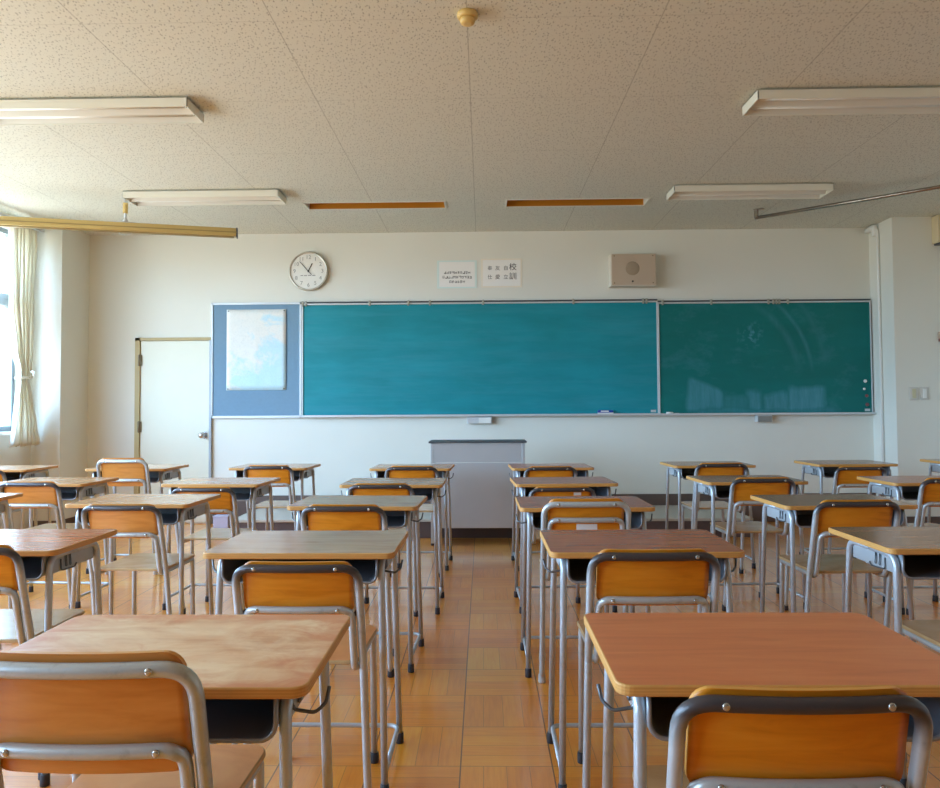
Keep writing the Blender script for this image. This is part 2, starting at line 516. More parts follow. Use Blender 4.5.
M_brownbox = plain('red_brown_fitting', (150, 96, 80), 0.5)

def mat_podium():
    t = NT('grey_lectern_steel', 0.28, 0.3, 0.6)
    p = t.coord()
    n = t.noise(p, 3.0, 4)
    t.base(t.mix(n, srgb(184, 188, 190), srgb(202, 204, 206)))
    t.bump(t.noise(t.vmul(p, (1.5, 1, 1.5)), 1.6, 2), 0.25, 0.02)
    return t.m
M_podium = mat_podium()
M_cork = plain('brown_cork_back_wall', (150, 122, 92), 0.8, var=0.1, scale=30)

def mat_curtain():
    t = NT('cream_curtain_cloth', 0.85, spec=0.2)
    c = t.mix(t.noise(t.vmul(t.coord(), (20, 20, 2)), 3, 3), srgb(246, 242, 228), srgb(252, 250, 240))
    t.base(c)
    # thin cloth lets daylight glow through
    tr = t.n('ShaderNodeBsdfTranslucent'); tr.inputs['Color'].default_value = srgb(246, 243, 234)
    mx = t.n('ShaderNodeMixShader'); mx.inputs[0].default_value = 0.4
    t.t.links.new(t.b.outputs[0], mx.inputs[1]); t.t.links.new(tr.outputs[0], mx.inputs[2])
    t.t.links.new(mx.outputs[0], t.t.nodes['Material Output'].inputs['Surface'])
    return t.m
M_curtain = mat_curtain()

def mat_map():
    t = NT('printed_map_sheet', 0.6, spec=0.3)
    p = t.world(); s = t.sep(p)
    n = t.noise(p, 3.4, 7, 0.62, 0.5)
    # land towards the upper corner, sea towards the other
    d = t.math('ADD', t.math('MULTIPLY', t.math('SUBTRACT', s[0], -2.35), 0.55), t.math('MULTIPLY', t.math('SUBTRACT', 1.79, s[2]), 0.55))
    f = t.math('ADD', t.math('MULTIPLY', t.math('SUBTRACT', n, 0.5), 1.4), d)
    land = t.mix(t.noise(p, 14, 5), srgb(242, 240, 234), srgb(230, 236, 234))
    sea = t.mix(t.noise(p, 5, 4), srgb(214, 238, 246), srgb(188, 228, 242))
    c = t.mix(t.maprange(f, -0.06, 0.10), land, sea)
    net = t.noise(p, 26, 4, 0.7)
    c = t.mix(t.maprange(t.math('ABSOLUTE', t.math('SUBTRACT', net, 0.5)), 0.0, 0.012, 0.35, 0.0), c, srgb(150, 160, 176))
    t.base(c)
    # folded creases
    fx = t.math('LESS_THAN', t.math('ABSOLUTE', t.math('SUBTRACT', s[0], -2.348)), 0.004)
    fz = t.math('LESS_THAN', t.math('ABSOLUTE', t.math('SUBTRACT', s[2], 1.818)), 0.004)
    t.bump(t.math('MAXIMUM', fx, fz), 0.5, 0.004)
    return t.m
M_map = mat_map()

def mat_glass():
    m = bpy.data.materials.new('window_glass'); m.use_nodes = True
    nt = m.node_tree
    for nd in list(nt.nodes):
        if nd.type != 'OUTPUT_MATERIAL': nt.nodes.remove(nd)
    out = [nd for nd in nt.nodes if nd.type == 'OUTPUT_MATERIAL'][0]
    tr = nt.nodes.new('ShaderNodeBsdfTransparent'); tr.inputs[0].default_value = (0.96, 0.98, 0.98, 1)
    gl = nt.nodes.new('ShaderNodeBsdfGlossy'); gl.inputs['Roughness'].default_value = 0.02
    lw = nt.nodes.new('ShaderNodeLayerWeight'); lw.inputs['Blend'].default_value = 0.5
    pw = nt.nodes.new('ShaderNodeMath'); pw.operation = 'POWER'; nt.links.new(lw.outputs['Facing'], pw.inputs[0]); pw.inputs[1].default_value = 5.0
    fr = nt.nodes.new('ShaderNodeMath'); fr.operation = 'MULTIPLY_ADD'; nt.links.new(pw.outputs[0], fr.inputs[0]); fr.inputs[1].default_value = 0.7; fr.inputs[2].default_value = 0.03
    mx = nt.nodes.new('ShaderNodeMixShader')
    nt.links.new(fr.outputs[0], mx.inputs[0]); nt.links.new(tr.outputs[0], mx.inputs[1]); nt.links.new(gl.outputs[0], mx.inputs[2])
    nt.links.new(mx.outputs[0], out.inputs['Surface'])
    return m
M_glass = mat_glass()

# ------------------------------------------------------------------ room shell
XL, XR, YF, YB, H = -4.40, 4.62, 7.70, -2.0, 3.006
bm = new_bm(); box(bm, XL - 0.3, XR + 0.3, YB - 0.3, YF + 0.3, -0.12, 0.0)
struct('floor', bm, M_floor)

# ceiling with two openings for the recessed board lights
REC = [(-1.575, -0.335, 6.535, 6.745), (0.225, 1.465, 6.505, 6.725)]
bm = new_bm()
xs = sorted({XL - 0.3, XR + 0.3} | {r[i] for r in REC for i in (0, 1)})
ys = sorted({YB - 0.3, YF + 0.3} | {r[i] for r in REC for i in (2, 3)})
for i in range(len(xs) - 1):
    for j in range(len(ys) - 1):
        cx, cy = (xs[i] + xs[i + 1]) / 2, (ys[j] + ys[j + 1]) / 2
        if any(r[0] < cx < r[1] and r[2] < cy < r[3] for r in REC):
            continue
        bm.faces.new([bm.verts.new(p) for p in ((xs[i], ys[j], H), (xs[i], ys[j + 1], H), (xs[i + 1], ys[j + 1], H), (xs[i + 1], ys[j], H))])
bmesh.ops.remove_doubles(bm, verts=bm.verts[:], dist=1e-5)
# upper slab above the void
box(bm, XL - 0.3, XR + 0.3, YB - 0.3, YF + 0.3, H + 0.25, H + 0.4)
struct('ceiling', bm, M_ceil)

bm = new_bm(); box(bm, XL - 0.3, XR + 0.3, YF, YF + 0.2, 0, H + 0.3)
struct('wall_front', bm, M_wall)
bm = new_bm(); box(bm, XL - 0.3, XR + 0.3, YB - 0.2, YB, 0, H + 0.3)
struct('wall_back', bm, M_cork)
bm = new_bm(); box(bm, XR, XR + 0.2, YB, YF, 0, H + 0.3)
struct('wall_right', bm, M_wall)
# left wall with the row of windows
WINS = [(5.00, 7.02), (2.72, 4.72), (0.52, 2.52), (-1.68, 0.32)]
SILL, HEAD = 0.985, 2.88
bm = new_bm()
box(bm, XL - 0.2, XL, YB, YF, 0, SILL)
box(bm, XL - 0.2, XL, YB, YF, HEAD, H + 0.3)
edges = [YF] + [v for w in WINS for v in (w[1], w[0])] + [YB]
for k in range(0, len(edges), 2):
    box(bm, XL - 0.2, XL, edges[k + 1], edges[k], SILL, HEAD)
struct('wall_left', bm, M_wall)
for k, (y0, y1) in enumerate(WINS):
    bm = new_bm()
    x0, x1 = XL - 0.14, XL - 0.06
    w = 0.045
    box(bm, x0, x1, y0, y0 + w, SILL, HEAD); box(bm, x0, x1, y1 - w, y1, SILL, HEAD)
    box(bm, x0, x1, y0, y1, SILL, SILL + w); box(bm, x0, x1, y0, y1, HEAD - w, HEAD)
    box(bm, x0, x1, y0, y1, 2.16, 2.27)                                   # transom bar
    box(bm, x0 + 0.01, x1 - 0.01, (y0 + y1) / 2 - 0.03, (y0 + y1) / 2 + 0.03, SILL, HEAD)
    win = struct('window_%d' % (k + 1), bm, M_winframe)
    bm = new_bm(); box(bm, XL - 0.105, XL - 0.099, y0 + w, y1 - w, SILL + w, HEAD - w)
    obj('pane', bm, M_glass, win)
    bm = new_bm(); box(bm, XL - 0.06, XL + 0.035, y0 - 0.03, y1 + 0.03, SILL - 0.035, SILL, 0, 0.004)
    obj('window_sill', bm, M_white, win)

# pillar at the window corner, pillar with the light switches
bm = new_bm(); box(bm, XL - 0.02, -4.115, 7.19, YF, 0, H)
struct('pillar_left', bm, M_wall)
bm = new_bm(); box(bm, 3.985, XR + 0.02, 7.265, YF, 0, H)
struct('pillar_right', bm, M_wall)
# skirting
bm = new_bm(); box(bm, -2.80, 3.985, YF - 0.016, YF, 0.0, 0.285, 0, 0.003)
struct('baseboard_front', bm, M_wood_dark)
bm = new_bm(); box(bm, 3.98, XR, 7.25, 7.268, 0.0, 0.11, 0, 0.003)
struct('baseboard_right', bm, M_wood_dark)
bm = new_bm(); box(bm, XL, -4.11, 7.175, 7.192, 0.0, 0.11, 0, 0.003); box(bm, -4.118, -4.10, 7.175, YF, 0.0, 0.11, 0, 0.003); box(bm, -4.10, -3.63, YF - 0.016, YF, 0, 0.11, 0, 0.003)
struct('baseboard_left', bm, M_wood_dark)

# door beside the notice board
bm = new_bm()
box(bm, -3.612, -3.562, YF - 0.03, YF + 0.02, 0, 1.925)
box(bm, -3.612, -2.815, YF - 0.03, YF + 0.02, 1.895, 1.925)
door = struct('door_1', bm, M_jamb)
bm = new_bm(); box(bm, -3.560, -2.838, YF - 0.014, YF + 0.02, 0.012, 1.893, 0, 0.003); obj('door_leaf', bm, M_door, door)
bm = new_bm(); box(bm, -2.836, -2.812, YF - 0.03, YF + 0.02, 0, 1.90, 0, 0.002); obj('door_jamb', bm, M_jamb_grey, door)
for z in (1.69, 1.00):
    bm = new_bm(); lathe(bm, [(0.011, -0.06), (0.011, 0.06)], (-3.562, YF - 0.034, z), 'Z', 10); box(bm, -3.58, -3.545, YF - 0.033, YF - 0.012, z - 0.055, z + 0.055)
    obj('hinge', bm, M_hinge, door)
bm = new_bm(); lathe(bm, [(0.032, 0.0), (0.032, 0.006), (0.014, 0.010), (0.012, 0.035), (0.026, 0.042), (0.031, 0.055), (0.026, 0.068), (0.010, 0.073)], (-2.90, YF - 0.014, 0.91), 'Y', 20)
obj('door_knob', bm, M_chrome, door)
bm = new_bm(); box(bm, -2.89, -2.855, YF - 0.017, YF - 0.013, 0.87, 0.95); obj('lock_plate', bm, M_chrome, door)

# ------------------------------------------------------------------ front wall furniture
# teaching platform
pf = empty('teaching_platform', (0.0, 7.23, 0))
tag(pf, 'low raised teaching platform with dark riser running along under the chalkboards', 'platform')
bm = new_bm(); box(bm, -2.30, 2.42, -0.45, 0.45, 0.148, 0.172, 0, 0.003); obj('deck', bm, M_platform_top, pf)
bm = new_bm(); box(bm, -2.285, 2.405, -0.435, 0.45, 0.0, 0.148, 0, 0.002); obj('riser', bm, M_riser, pf)

# notice board and map
nb = empty('notice_board', (-2.346, YF, 1.684))
tag(nb, 'blue-grey felt notice board with white frame between door and chalkboard', 'notice board')
bm = new_bm(); box(bm, -0.465, 0.465, -0.018, -0.001, -0.59, 0.59); obj('felt_panel', bm, M_felt, nb)
bm = new_bm()
for a in ((-0.475, -0.455, -0.6, 0.6), (0.450, 0.470, -0.6, 0.6), (-0.475, 0.47, -0.6, -0.575), (-0.475, 0.47, 0.578, 0.6)):
    box(bm, a[0], a[1], -0.028, -0.0005, a[2], a[3], 0, 0.002)
obj('frame', bm, M_alu, nb)
bm = new_bm()
N = 14
gx = [(-0.31 + 0.62 * i / N) for i in range(N + 1)]; gz = [(-0.419 + 0.838 * j / N) for j in range(N + 1)]
def mapy(x, z):
    return -0.022 - 0.006 * max(0, x / 0.31) ** 3 - 0.004 * math.exp(-(x / 0.02) ** 2) - 0.003 * math.exp(-((z - 0.02) / 0.02) ** 2)
vs = [[bm.verts.new((x, mapy(x, z), z)) for x in gx] for z in gz]
for j in range(N):
    for i in range(N):
        f = bm.faces.new((vs[j][i], vs[j][i + 1], vs[j + 1][i + 1], vs[j + 1][i])); f.smooth = True
mp = obj('wall_map', bm, M_map, None, (-2.348, YF, 1.792))
sm = mp.modifiers.new('thickness', 'SOLIDIFY'); sm.thickness = 0.0012
tag(mp, 'pale folded paper map with light blue sea pinned on blue-grey notice board', 'map')
for i, (x, z, w) in enumerate(((-2.056, 2.196, 'upper right'), (-2.642, 1.386, 'lower left'), (-2.640, 2.196, 'upper left'), (-2.056, 1.386, 'lower right'))):
    bm = new_bm(); lathe(bm, [(0.007, 0.0), (0.007, 0.004), (0.0045, 0.007)], (0, 0, 0), 'Y', 10)
    o = obj('push_pin', bm, M_black, None, (x, YF - 0.0195 - (0.006 if 'right' in w else 0.001), z))
    tag(o, 'tiny dark push pin in the %s corner of the paper map' % w, 'pin', 'push pins holding the map')

# chalkboards
def chalkboard(x0, x1, z0, z1, mat, label, rail_top):
    cx, cz = (x0 + x1) / 2, (z0 + z1) / 2
    o = empty('chalkboard', (cx, YF, cz)); tag(o, label, 'chalkboard', 'chalkboards on the front wall')
    hx, hz = (x1 - x0) / 2, (z1 - z0) / 2
    bm = new_bm(); box(bm, -hx, hx, -0.026, -0.002, -hz, hz); obj('writing_panel', bm, mat, o)
    w = 0.012
    for xa in (-hx, hx - w):
        bm = new_bm(); box(bm, xa, xa + w, -0.036, -0.001, -hz, hz, 0, 0.003); obj('side_frame', bm, M_alu, o)
    bm = new_bm()
    box(bm, -hx, hx, -0.040, -0.001, hz - 0.012, hz + 0.004, 0, 0.002)
    obj('top_rail', bm, rail_top, o)
    bm = new_bm()
    box(bm, -hx, hx, -0.032, -0.001, hz + 0.008, hz + 0.022, 0, 0.002)
    obj('hanging_rail', bm, M_darkedge, o)
    bm = new_bm()
    box(bm, -hx, hx, -0.075, -0.001, -hz - 0.012, -hz + 0.002, 0, 0.003); box(bm, -hx, hx, -0.078, -0.070, -hz - 0.012, -hz + 0.010, 0, 0.002)
    obj('chalk_ledge', bm, M_alu, o)
    bm = new_bm(); box(bm, hx - 0.083, hx - 0.03, -0.028, -0.025, -hz + 0.02, -hz + 0.045); obj('maker_plate', bm, M_alu, o)
    return o
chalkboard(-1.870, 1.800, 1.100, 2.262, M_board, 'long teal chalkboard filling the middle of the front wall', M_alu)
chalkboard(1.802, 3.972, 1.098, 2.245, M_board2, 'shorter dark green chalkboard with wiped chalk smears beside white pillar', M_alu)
# drawers hanging under the ledges
for x0, x1, lab in ((-0.165, 0.09, 'small silver chalk box hanging under the long teal chalkboard'), (2.781, 2.935, 'small silver chalk box hanging under the dark green chalkboard')):
    d = empty('chalk_box', ((x0 + x1) / 2, YF, 1.045)); tag(d, lab, 'chalk box', 'chalk boxes under the boards')
    h = (x1 - x0) / 2
    bm = new_bm(); box(bm, -h, h, -0.07, -0.001, -0.03, 0.038, 0, 0.003); obj('case', bm, M_alu, d)
    bm = new_bm(); box(bm, -h + 0.12 if h > 0.1 else -h + 0.008, h - 0.008, -0.078, -0.07, -0.026, 0.03, 0, 0.002); obj('drawer_front', bm, M_alu_d if h < 0.1 else M_white, d)
# eraser and chalk on the ledges
e = empty('board_eraser', (1.250, YF - 0.0475, 1.1055)); tag(e, 'blue and white board eraser on ledge under long teal chalkboard', 'eraser')
bm = new_bm(); box(bm, -0.078, 0.078, -0.02, 0.02, 0.012, 0.040, 0, 0.004); obj('handle_block', bm, M_blue, e)
bm = new_bm(); box(bm, -0.078, 0.078, -0.021, 0.0205, -0.003, 0.014, 0, 0.003); obj('felt_pad', bm, M_white, e)
bm = new_bm(); box(bm, -0.05, 0.03, -0.0215, -0.019, 0.022, 0.034); obj('name_band', bm, M_paper, e)
for x, w, h, lab in ((1.905, 0.07, 0.022, 'white chalk lump on ledge of dark green chalkboard, beside dividing frame'), (1.975, 0.055, 0.010, 'thin white chalk stick on ledge of dark green chalkboard')):
    bm = new_bm()
    tube(bm, [(-w / 2, 0, 0), (0, 0, 0.0), (w / 2, 0, 0)], [h / 2 * 0.95, h / 2, h / 2 * 0.85], 10)
    tag(obj('chalk', bm, M_paper, None, (x, YF - 0.045, 1.1005 + h / 2), (0, 0, 0.15)), lab, 'chalk', 'chalk on the ledges')
# clips hanging on the rails
CL = [(-1.860, 0), (-1.828, 0), (-1.165, 0), (-0.765, 0), (-0.542, 0), (0.006, 0), (0.935, 0), (1.650, 0), (1.684, 0), (1.850, 1), (2.345, 1), (2.928, 1), (2.978, 1), (3.008, 1), (3.039, 1), (3.126, 1)]
def clip_mesh():
    bm = new_bm()
    box(bm, -0.011, 0.011, -0.05, -0.033, 0.004, 0.032, 0, 0.003)
    box(bm, -0.010, 0.010, -0.050, -0.042, -0.022, 0.014, 0, 0.003)
    tube(bm, fillet([(0, -0.046, -0.010), (0, -0.064, -0.018), (0, -0.064, -0.004)], 0.006), 0.003, 6)
    return to_mesh('board_clip', bm, M_clip)
cm = clip_mesh()
for i, (x, b) in enumerate(CL):
    o = link('board_clip', cm, None, (x, YF, 2.258 if b == 0 else 2.241))
    tag(o, 'small pale hook clip on the top rail of the %s chalkboard' % ('long teal', 'dark green')[b], 'clip', 'hook clips on the %s chalkboard rail' % ('teal', 'green')[b])
# magnets
for x, z, m, lab, r in ((3.899, 1.425, M_white, 'large white round magnet, topmost of four on dark green chalkboard', 0.017), (3.887, 1.345, M_white, 'small white round magnet, second from top on dark green chalkboard', 0.013), (3.910, 1.276, M_redmag, 'reddish round magnet, third from top on dark green chalkboard', 0.016), (3.914, 1.185, M_redmag, 'dark reddish round magnet, lowest on dark green chalkboard', 0.018)):
    bm = new_bm(); lathe(bm, [(r, 0), (r, 0.006), (r * 0.8, 0.011), (r * 0.3, 0.012)], (0, 0, 0), 'Y', 16)
    tag(obj('magnet', bm, m, None, (x, YF - 0.0262, z)), lab, 'magnet', 'magnets on the green chalkboard')

# ------------------------------------------------------------------ lettering helper
def text_mesh(body, size, mat, loc, name, parent=None, align='CENTER'):
    cu = bpy.data.curves.new(name, 'FONT'); cu.body = body; cu.size = size
    cu.align_x = align; cu.align_y = 'CENTER'; cu.extrude = 0.0004; cu.resolution_u = 2
    tmp = bpy.data.objects.new(name, cu); COL.objects.link(tmp)
    bpy.context.view_layer.update()
    me = bpy.data.meshes.new_from_object(tmp.evaluated_get(bpy.context.evaluated_depsgraph_get()))
    bpy.data.objects.remove(tmp); bpy.data.curves.remove(cu)
    me.materials.clear(); me.materials.append(mat)
    return link(name, me, parent, loc, (PI / 2, 0, 0))

# clock, 12:53
ck = empty('wall_clock', (-1.803, YF, 2.604)); tag(ck, 'round white wall clock with satin metal rim above the notice board', 'clock')
bm = new_bm(); lathe(bm, [(0.185, 0.0), (0.203, 0.008), (0.206, 0.03), (0.200, 0.046), (0.188, 0.046), (0.184, 0.034)], (0, 0, 0), 'Y', 48); obj('rim', bm, M_clockrim, ck)
bm = new_bm(); lathe(bm, [(0.186, 0.030), (0.186, 0.0355)], (0, 0, 0), 'Y', 48, 0, False); obj('dial', bm, M_clockface, ck)
for k in range(1, 13):
    a = k * PI / 6
    text_mesh(str(k), 0.058, M_ink3, (0.145 * math.sin(a), -0.0362, 0.145 * math.cos(a)), 'numeral', ck)
bm = new_bm()
for i in range(-9, 10):                                       # small unreadable line of lettering below the centre
    if i % 5 == 4: continue
    x = i * 0.0086
    box(bm, x - 0.0032, x + 0.0032, -0.0362, -0.0358, -0.049, -0.043); box(bm, x - 0.003, x - 0.001, -0.0362, -0.0358, -0.043, -0.038)
obj('lettering', bm, M_ink, ck)
def hand(ang, length, tail, w, y, name):
    bm = new_bm(); box(bm, -w, w, -0.0012, 0.0012, -tail, length)
    o = obj(name, bm, M_black, ck, (0, y, 0.0), (0, ang, 0))
hand(math.radians(26.5), 0.090, 0.012, 0.0045, -0.039, 'hour_hand')
hand(math.radians(318), 0.135, 0.05, 0.0030, -0.042, 'minute_hand')
bm = new_bm(); lathe(bm, [(0.008, 0.036), (0.008, 0.046)], (0, 0, 0), 'Y', 12); obj('centre_cap', bm, M_black, ck)

# two framed sheets
def sheet(cx, cz, w, h, border, label):
    o = empty('notice_sheet', (cx, YF, cz)); tag(o, label, 'notice sheet', 'sheets on the wall above the chalkboard')
    bm = new_bm(); box(bm, -w / 2, w / 2, -0.004, -0.0005, -h / 2, h / 2); obj('mount', bm, border, o)
    return o
s1 = sheet(-0.262, 2.562, 0.415, 0.290, M_paper_b, 'white sheet with pale blue border and three printed lines above teal chalkboard')
bm = new_bm(); box(bm, -0.185, 0.185, -0.0048, -0.0038, -0.130, 0.130); obj('paper', bm, M_paper, s1)
bm = new_bm()
rs = random.Random(4)
def glyph(cx, cz, s):
    for _ in range(3):
        z = cz + rs.uniform(-0.45, 0.45) * s; w = rs.uniform(0.3, 0.48) * s
        box(bm, cx - w, cx + w, -0.0056, -0.0046, z - 0.0016, z + 0.0016)
    for _ in range(2):
        x = cx + rs.uniform(-0.4, 0.4) * s; w = rs.uniform(0.3, 0.5) * s
        box(bm, x - 0.0018, x + 0.0018, -0.0056, -0.0046, cz - w, cz + w)
for row, n, z in ((0, 10, 0.018), (1, 11, -0.030), (2, 6, -0.078)):
    for i in range(n):
        glyph((i - (n - 1) / 2) * 0.028 + 0.002, z, 0.029)
obj('lettering', bm, M_ink, s1)
s2 = sheet(0.200, 2.572, 0.425, 0.300, M_paper_c, 'cream sheet with columns of brush characters above teal chalkboard')
bm = new_bm(); box(bm, -0.195, 0.195, -0.0048, -0.0038, -0.135, 0.135); obj('paper', bm, M_paper, s2)
for chars, x, size, z0, dz, m in (('校訓', 0.118, 0.080, 0.058, 0.096, M_ink2), ('自立', 0.045, 0.052, 0.048, 0.092, M_ink), ('友愛', -0.040, 0.052, 0.048, 0.092, M_ink), ('奉仕', -0.120, 0.050, 0.048, 0.092, M_ink)):
    for k, c in enumerate(chars):
        text_mesh(c, size, m, (x, -0.0056, z0 - dz * k), 'lettering', s2)

# speaker box
sp = empty('wall_speaker', (1.535, YF, 2.567)); tag(sp, 'beige square loudspeaker box on the front wall above the chalkboard joint', 'speaker')
bm = new_bm(); box(bm, -0.232, 0.232, -0.150, -0.0005, -0.165, 0.165, 0, 0.006); obj('case', bm, M_speaker_side, sp)
bm = new_bm(); box(bm, -0.220, 0.222, -0.158, -0.148, -0.155, 0.158, 0, 0.003); obj('front_panel', bm, M_speaker, sp)
bm = new_bm(); lathe(bm, [(0.070, 0.150), (0.070, 0.1595), (0.066, 0.161), (0.01, 0.1615)], (-0.012, 0, 0.012), 'Y', 32); obj('grille', bm, M_grille, sp)
bm = new_bm(); lathe(bm, [(0.009, 0.15), (0.009, 0.166), (0.006, 0.169)], (-0.012, 0, -0.120), 'Y', 12); obj('knob', bm, M_black, sp)
for x, z in ((-0.195, 0.14), (0.195, 0.14), (-0.195, -0.135), (0.195, -0.135)):
    bm = new_bm(); lathe(bm, [(0.006, 0.156), (0.006, 0.160)], (x, 0, z), 'Y', 8); obj('screw', bm, M_hinge, sp)

# lectern on the floor against the platform
ld = empty('lectern', (-0.049, 6.57, 0)); tag(ld, 'grey steel lectern with dark edged top at the end of the aisle', 'lectern')
bm = new_bm(); box(bm, -0.422, 0.422, -0.165, 0.165, 0.876, 0.892, 0, 0.005); obj('top', bm, M_darkedge, ld)
bm = new_bm(); box(bm, -0.385, 0.375, -0.150, -0.135, 0.712, 0.874, 0, 0.002); obj('upper_panel', bm, M_podium, ld)
bm = new_bm(); box(bm, -0.385, 0.375, -0.158, -0.140, 0.150, 0.708, 0, 0.004); obj('front_panel', bm, M_podium, ld)
for sx in (-1, 1):
    bm = new_bm(); x0, x1 = sorted((sx * 0.378, sx * 0.405))
    box(bm, x0, x1, -0.152, 0.15, 0.02, 0.874, 0, 0.003); obj('side_panel', bm, M_podium, ld)
    for y in (-0.13, 0.13):
        bm = new_bm(); lathe(bm, [(0.014, 0.0), (0.016, 0.004), (0.016, 0.022)], (sx * 0.391, y, 0), 'Z', 10); obj('foot', bm, M_rubber, ld)
bm = new_bm(); box(bm, -0.37, 0.37, -0.13, 0.14, 0.44, 0.455); obj('shelf', bm, M_podium, ld)

# small lilac block at the end of the platform
bx = empty('step_block', (-2.60, 7.42, 0)); tag(bx, 'small pale lilac block on the floor at the end of the platform by the door', 'block')
bm = new_bm(); box(bm, -0.075, 0.075, -0.06, 0.06, 0.0, 0.115, 0, 0.006); obj('body', bm, M_lilac, bx)
bm = new_bm(); box(bm, -0.079, 0.079, -0.064, 0.064, 0.112, 0.124, 0, 0.003); obj('lid', bm, M_lilac, bx)

# ------------------------------------------------------------------ pillar fittings
cp = empty('conduit_pipe', (3.985, 7.50, 0)); tag(cp, 'white vertical conduit pipe with elbow at the ceiling on the right pillar', 'pipe')
bm = new_bm(); tube(bm, fillet([(-0.016, 0, 0.0), (-0.016, 0, 2.955), (-0.016, 0.19, 2.955)], 0.05), 0.014, 12); obj('pipe', bm, M_white, cp)
bm = new_bm(); lathe(bm, [(0.022, 2.88), (0.024, 2.90), (0.030, 2.95), (0.030, 2.99)], (-0.031, 0.03, 0), 'Z', 14); tube(bm, [(-0.034, 0.02, 2.965), (-0.034, 0.17, 2.965)], 0.03, 12); obj('elbow_cover', bm, M_white, cp)
for x, lab, m in ((4.150, 'light switch plate with ivory rocker on the grey-lit pillar, nearer the chalkboard', M_ivory), (4.252, 'white light switch plate on the pillar, farther from the chalkboard', M_white)):
    s = empty('light_switch', (x, 7.265, 1.289)); tag(s, lab, 'light switch', 'light switches on the pillar')
    bm = new_bm(); box(bm, -0.040, 0.040, -0.010, -0.0005, -0.063, 0.063, 0, 0.003); obj('plate', bm, M_switch, s)
    bm = new_bm(); box(bm, -0.017, 0.017, -0.016, -0.009, -0.045, 0.045, 0, 0.002); obj('rocker', bm, m, s)
ab = empty('ceiling_box', (4.50, 7.265, 2.86)); tag(ab, 'cream box fixed high on the right pillar just under the ceiling', 'box')
bm = new_bm(); box(bm, -0.135, 0.115, -0.11, -0.0005, -0.125, 0.14, 0, 0.006); obj('case', bm, M_cream2, ab)
bm = new_bm(); box(bm, -0.12, 0.11, -0.10, -0.006, -0.140, -0.124, 0, 0.003); obj('underside', bm, M_darkedge, ab)
pl = empty('wall_hanger', (4.45, 7.265, 1.836)); tag(pl, 'small red-brown wooden fitting on the pillar above the light switches', 'hanger')
bm = new_bm(); box(bm, -0.055, 0.10, -0.02, -0.0005, -0.02, 0.045, 0, 0.005); obj('board', bm, M_speaker, pl)
bm = new_bm(); box(bm, -0.05, 0.10, -0.035, -0.0005, -0.048, -0.02, 0, 0.005); obj('rail', bm, M_brownbox, pl)

# ------------------------------------------------------------------ curtain
cu = empty('curtain', (-4.285, 6.95, 0)); tag(cu, 'gathered cream curtain tied back at the end of the window beside the pillar', 'curtain')
bm = new_bm()
prof = [(2.90, 6.645, 7.045), (2.7, 6.64, 7.05), (2.2, 6.66, 7.015), (1.75, 6.73, 6.99), (1.53, 6.805, 6.965), (1.45, 6.81, 6.965), (1.30, 6.775, 7.02), (1.05, 6.735, 7.10), (0.85, 6.695, 7.165)]
def at(z):
    for (za, a0, a1), (zb, b0, b1) in zip(prof, prof[1:]):
        if zb <= z <= za:
            f = (za - z) / (za - zb); f = f * f * (3 - 2 * f)
            return a0 + (b0 - a0) * f, a1 + (b1 - a1) * f
    return prof[-1][1:]
NZ, NU = 70, 120
rows = []
for j in range(NZ + 1):
    z = 2.90 - 2.05 * j / NZ
    y0, y1 = at(z)
    tie = math.exp(-((z - 1.47) / 0.14) ** 2)
    row = []
    for i in range(NU + 1):
        u = i / NU
        ph = u * 2 * PI * 7 + 0.5 * math.sin(u * 9 + z * 1.3)
        amp = 0.036 * (1 - 0.45 * tie) * (0.85 + 0.25 * math.sin(u * 13.0))
        y = y0 + (y1 - y0) * u + 0.010 * math.sin(ph * 2)
        x = amp * math.sin(ph) + 0.006 * math.sin(z * 5 + u * 20)
        zz = z + (0.012 * math.sin(ph) if j == NZ else 0)
        row.append(bm.verts.new((x, y - 6.95, zz)))
    rows.append(row)
for j in range(NZ):
    for i in range(NU):
        f = bm.faces.new((rows[j][i], rows[j][i + 1], rows[j + 1][i + 1], rows[j + 1][i])); f.smooth = True
cl = obj('cloth', bm, M_curtain, cu)
md = cl.modifiers.new('thickness', 'SOLIDIFY'); md.thickness = 0.002
bm = new_bm()
ring = [(0.045 * math.cos(a), 0.096 * math.sin(a) - 0.063, 1.488 + 0.010 * math.sin(a)) for a in [2 * PI * k / 28 for k in range(29)]]
for a, b in ((0.018, 0), ):
    tube(bm, ring, 0.014, 8)
obj('tieback', bm, M_curtain, cu)
bm = new_bm(); tube(bm, fillet([(-0.10, 0.13, 1.55), (-0.01, 0.11, 1.55), (-0.01, 0.10, 1.50)], 0.02), 0.008, 8); lathe(bm, [(0.02, -0.10), (0.02, -0.07)], (0, 0.13, 1.55), 'X', 12); obj('tie_hook', bm, M_white, cu)
cr = empty('curtain_rail', (-4.285, 4.6, 2.925)); tag(cr, 'long pale curtain rail fixed under the ceiling above the windows', 'curtain rail')
bm = new_bm(); box(bm, -0.014, 0.014, -2.6, 2.56, -0.014, 0.014, 0, 0.003); obj('rail', bm, M_alu, cr)
for y in (-2.2, -0.6, 1.0, 2.4):
    bm = new_bm(); box(bm, -0.115, 0.01, y - 0.012, y + 0.012, 0.010, 0.018); obj('bracket', bm, M_alu, cr)

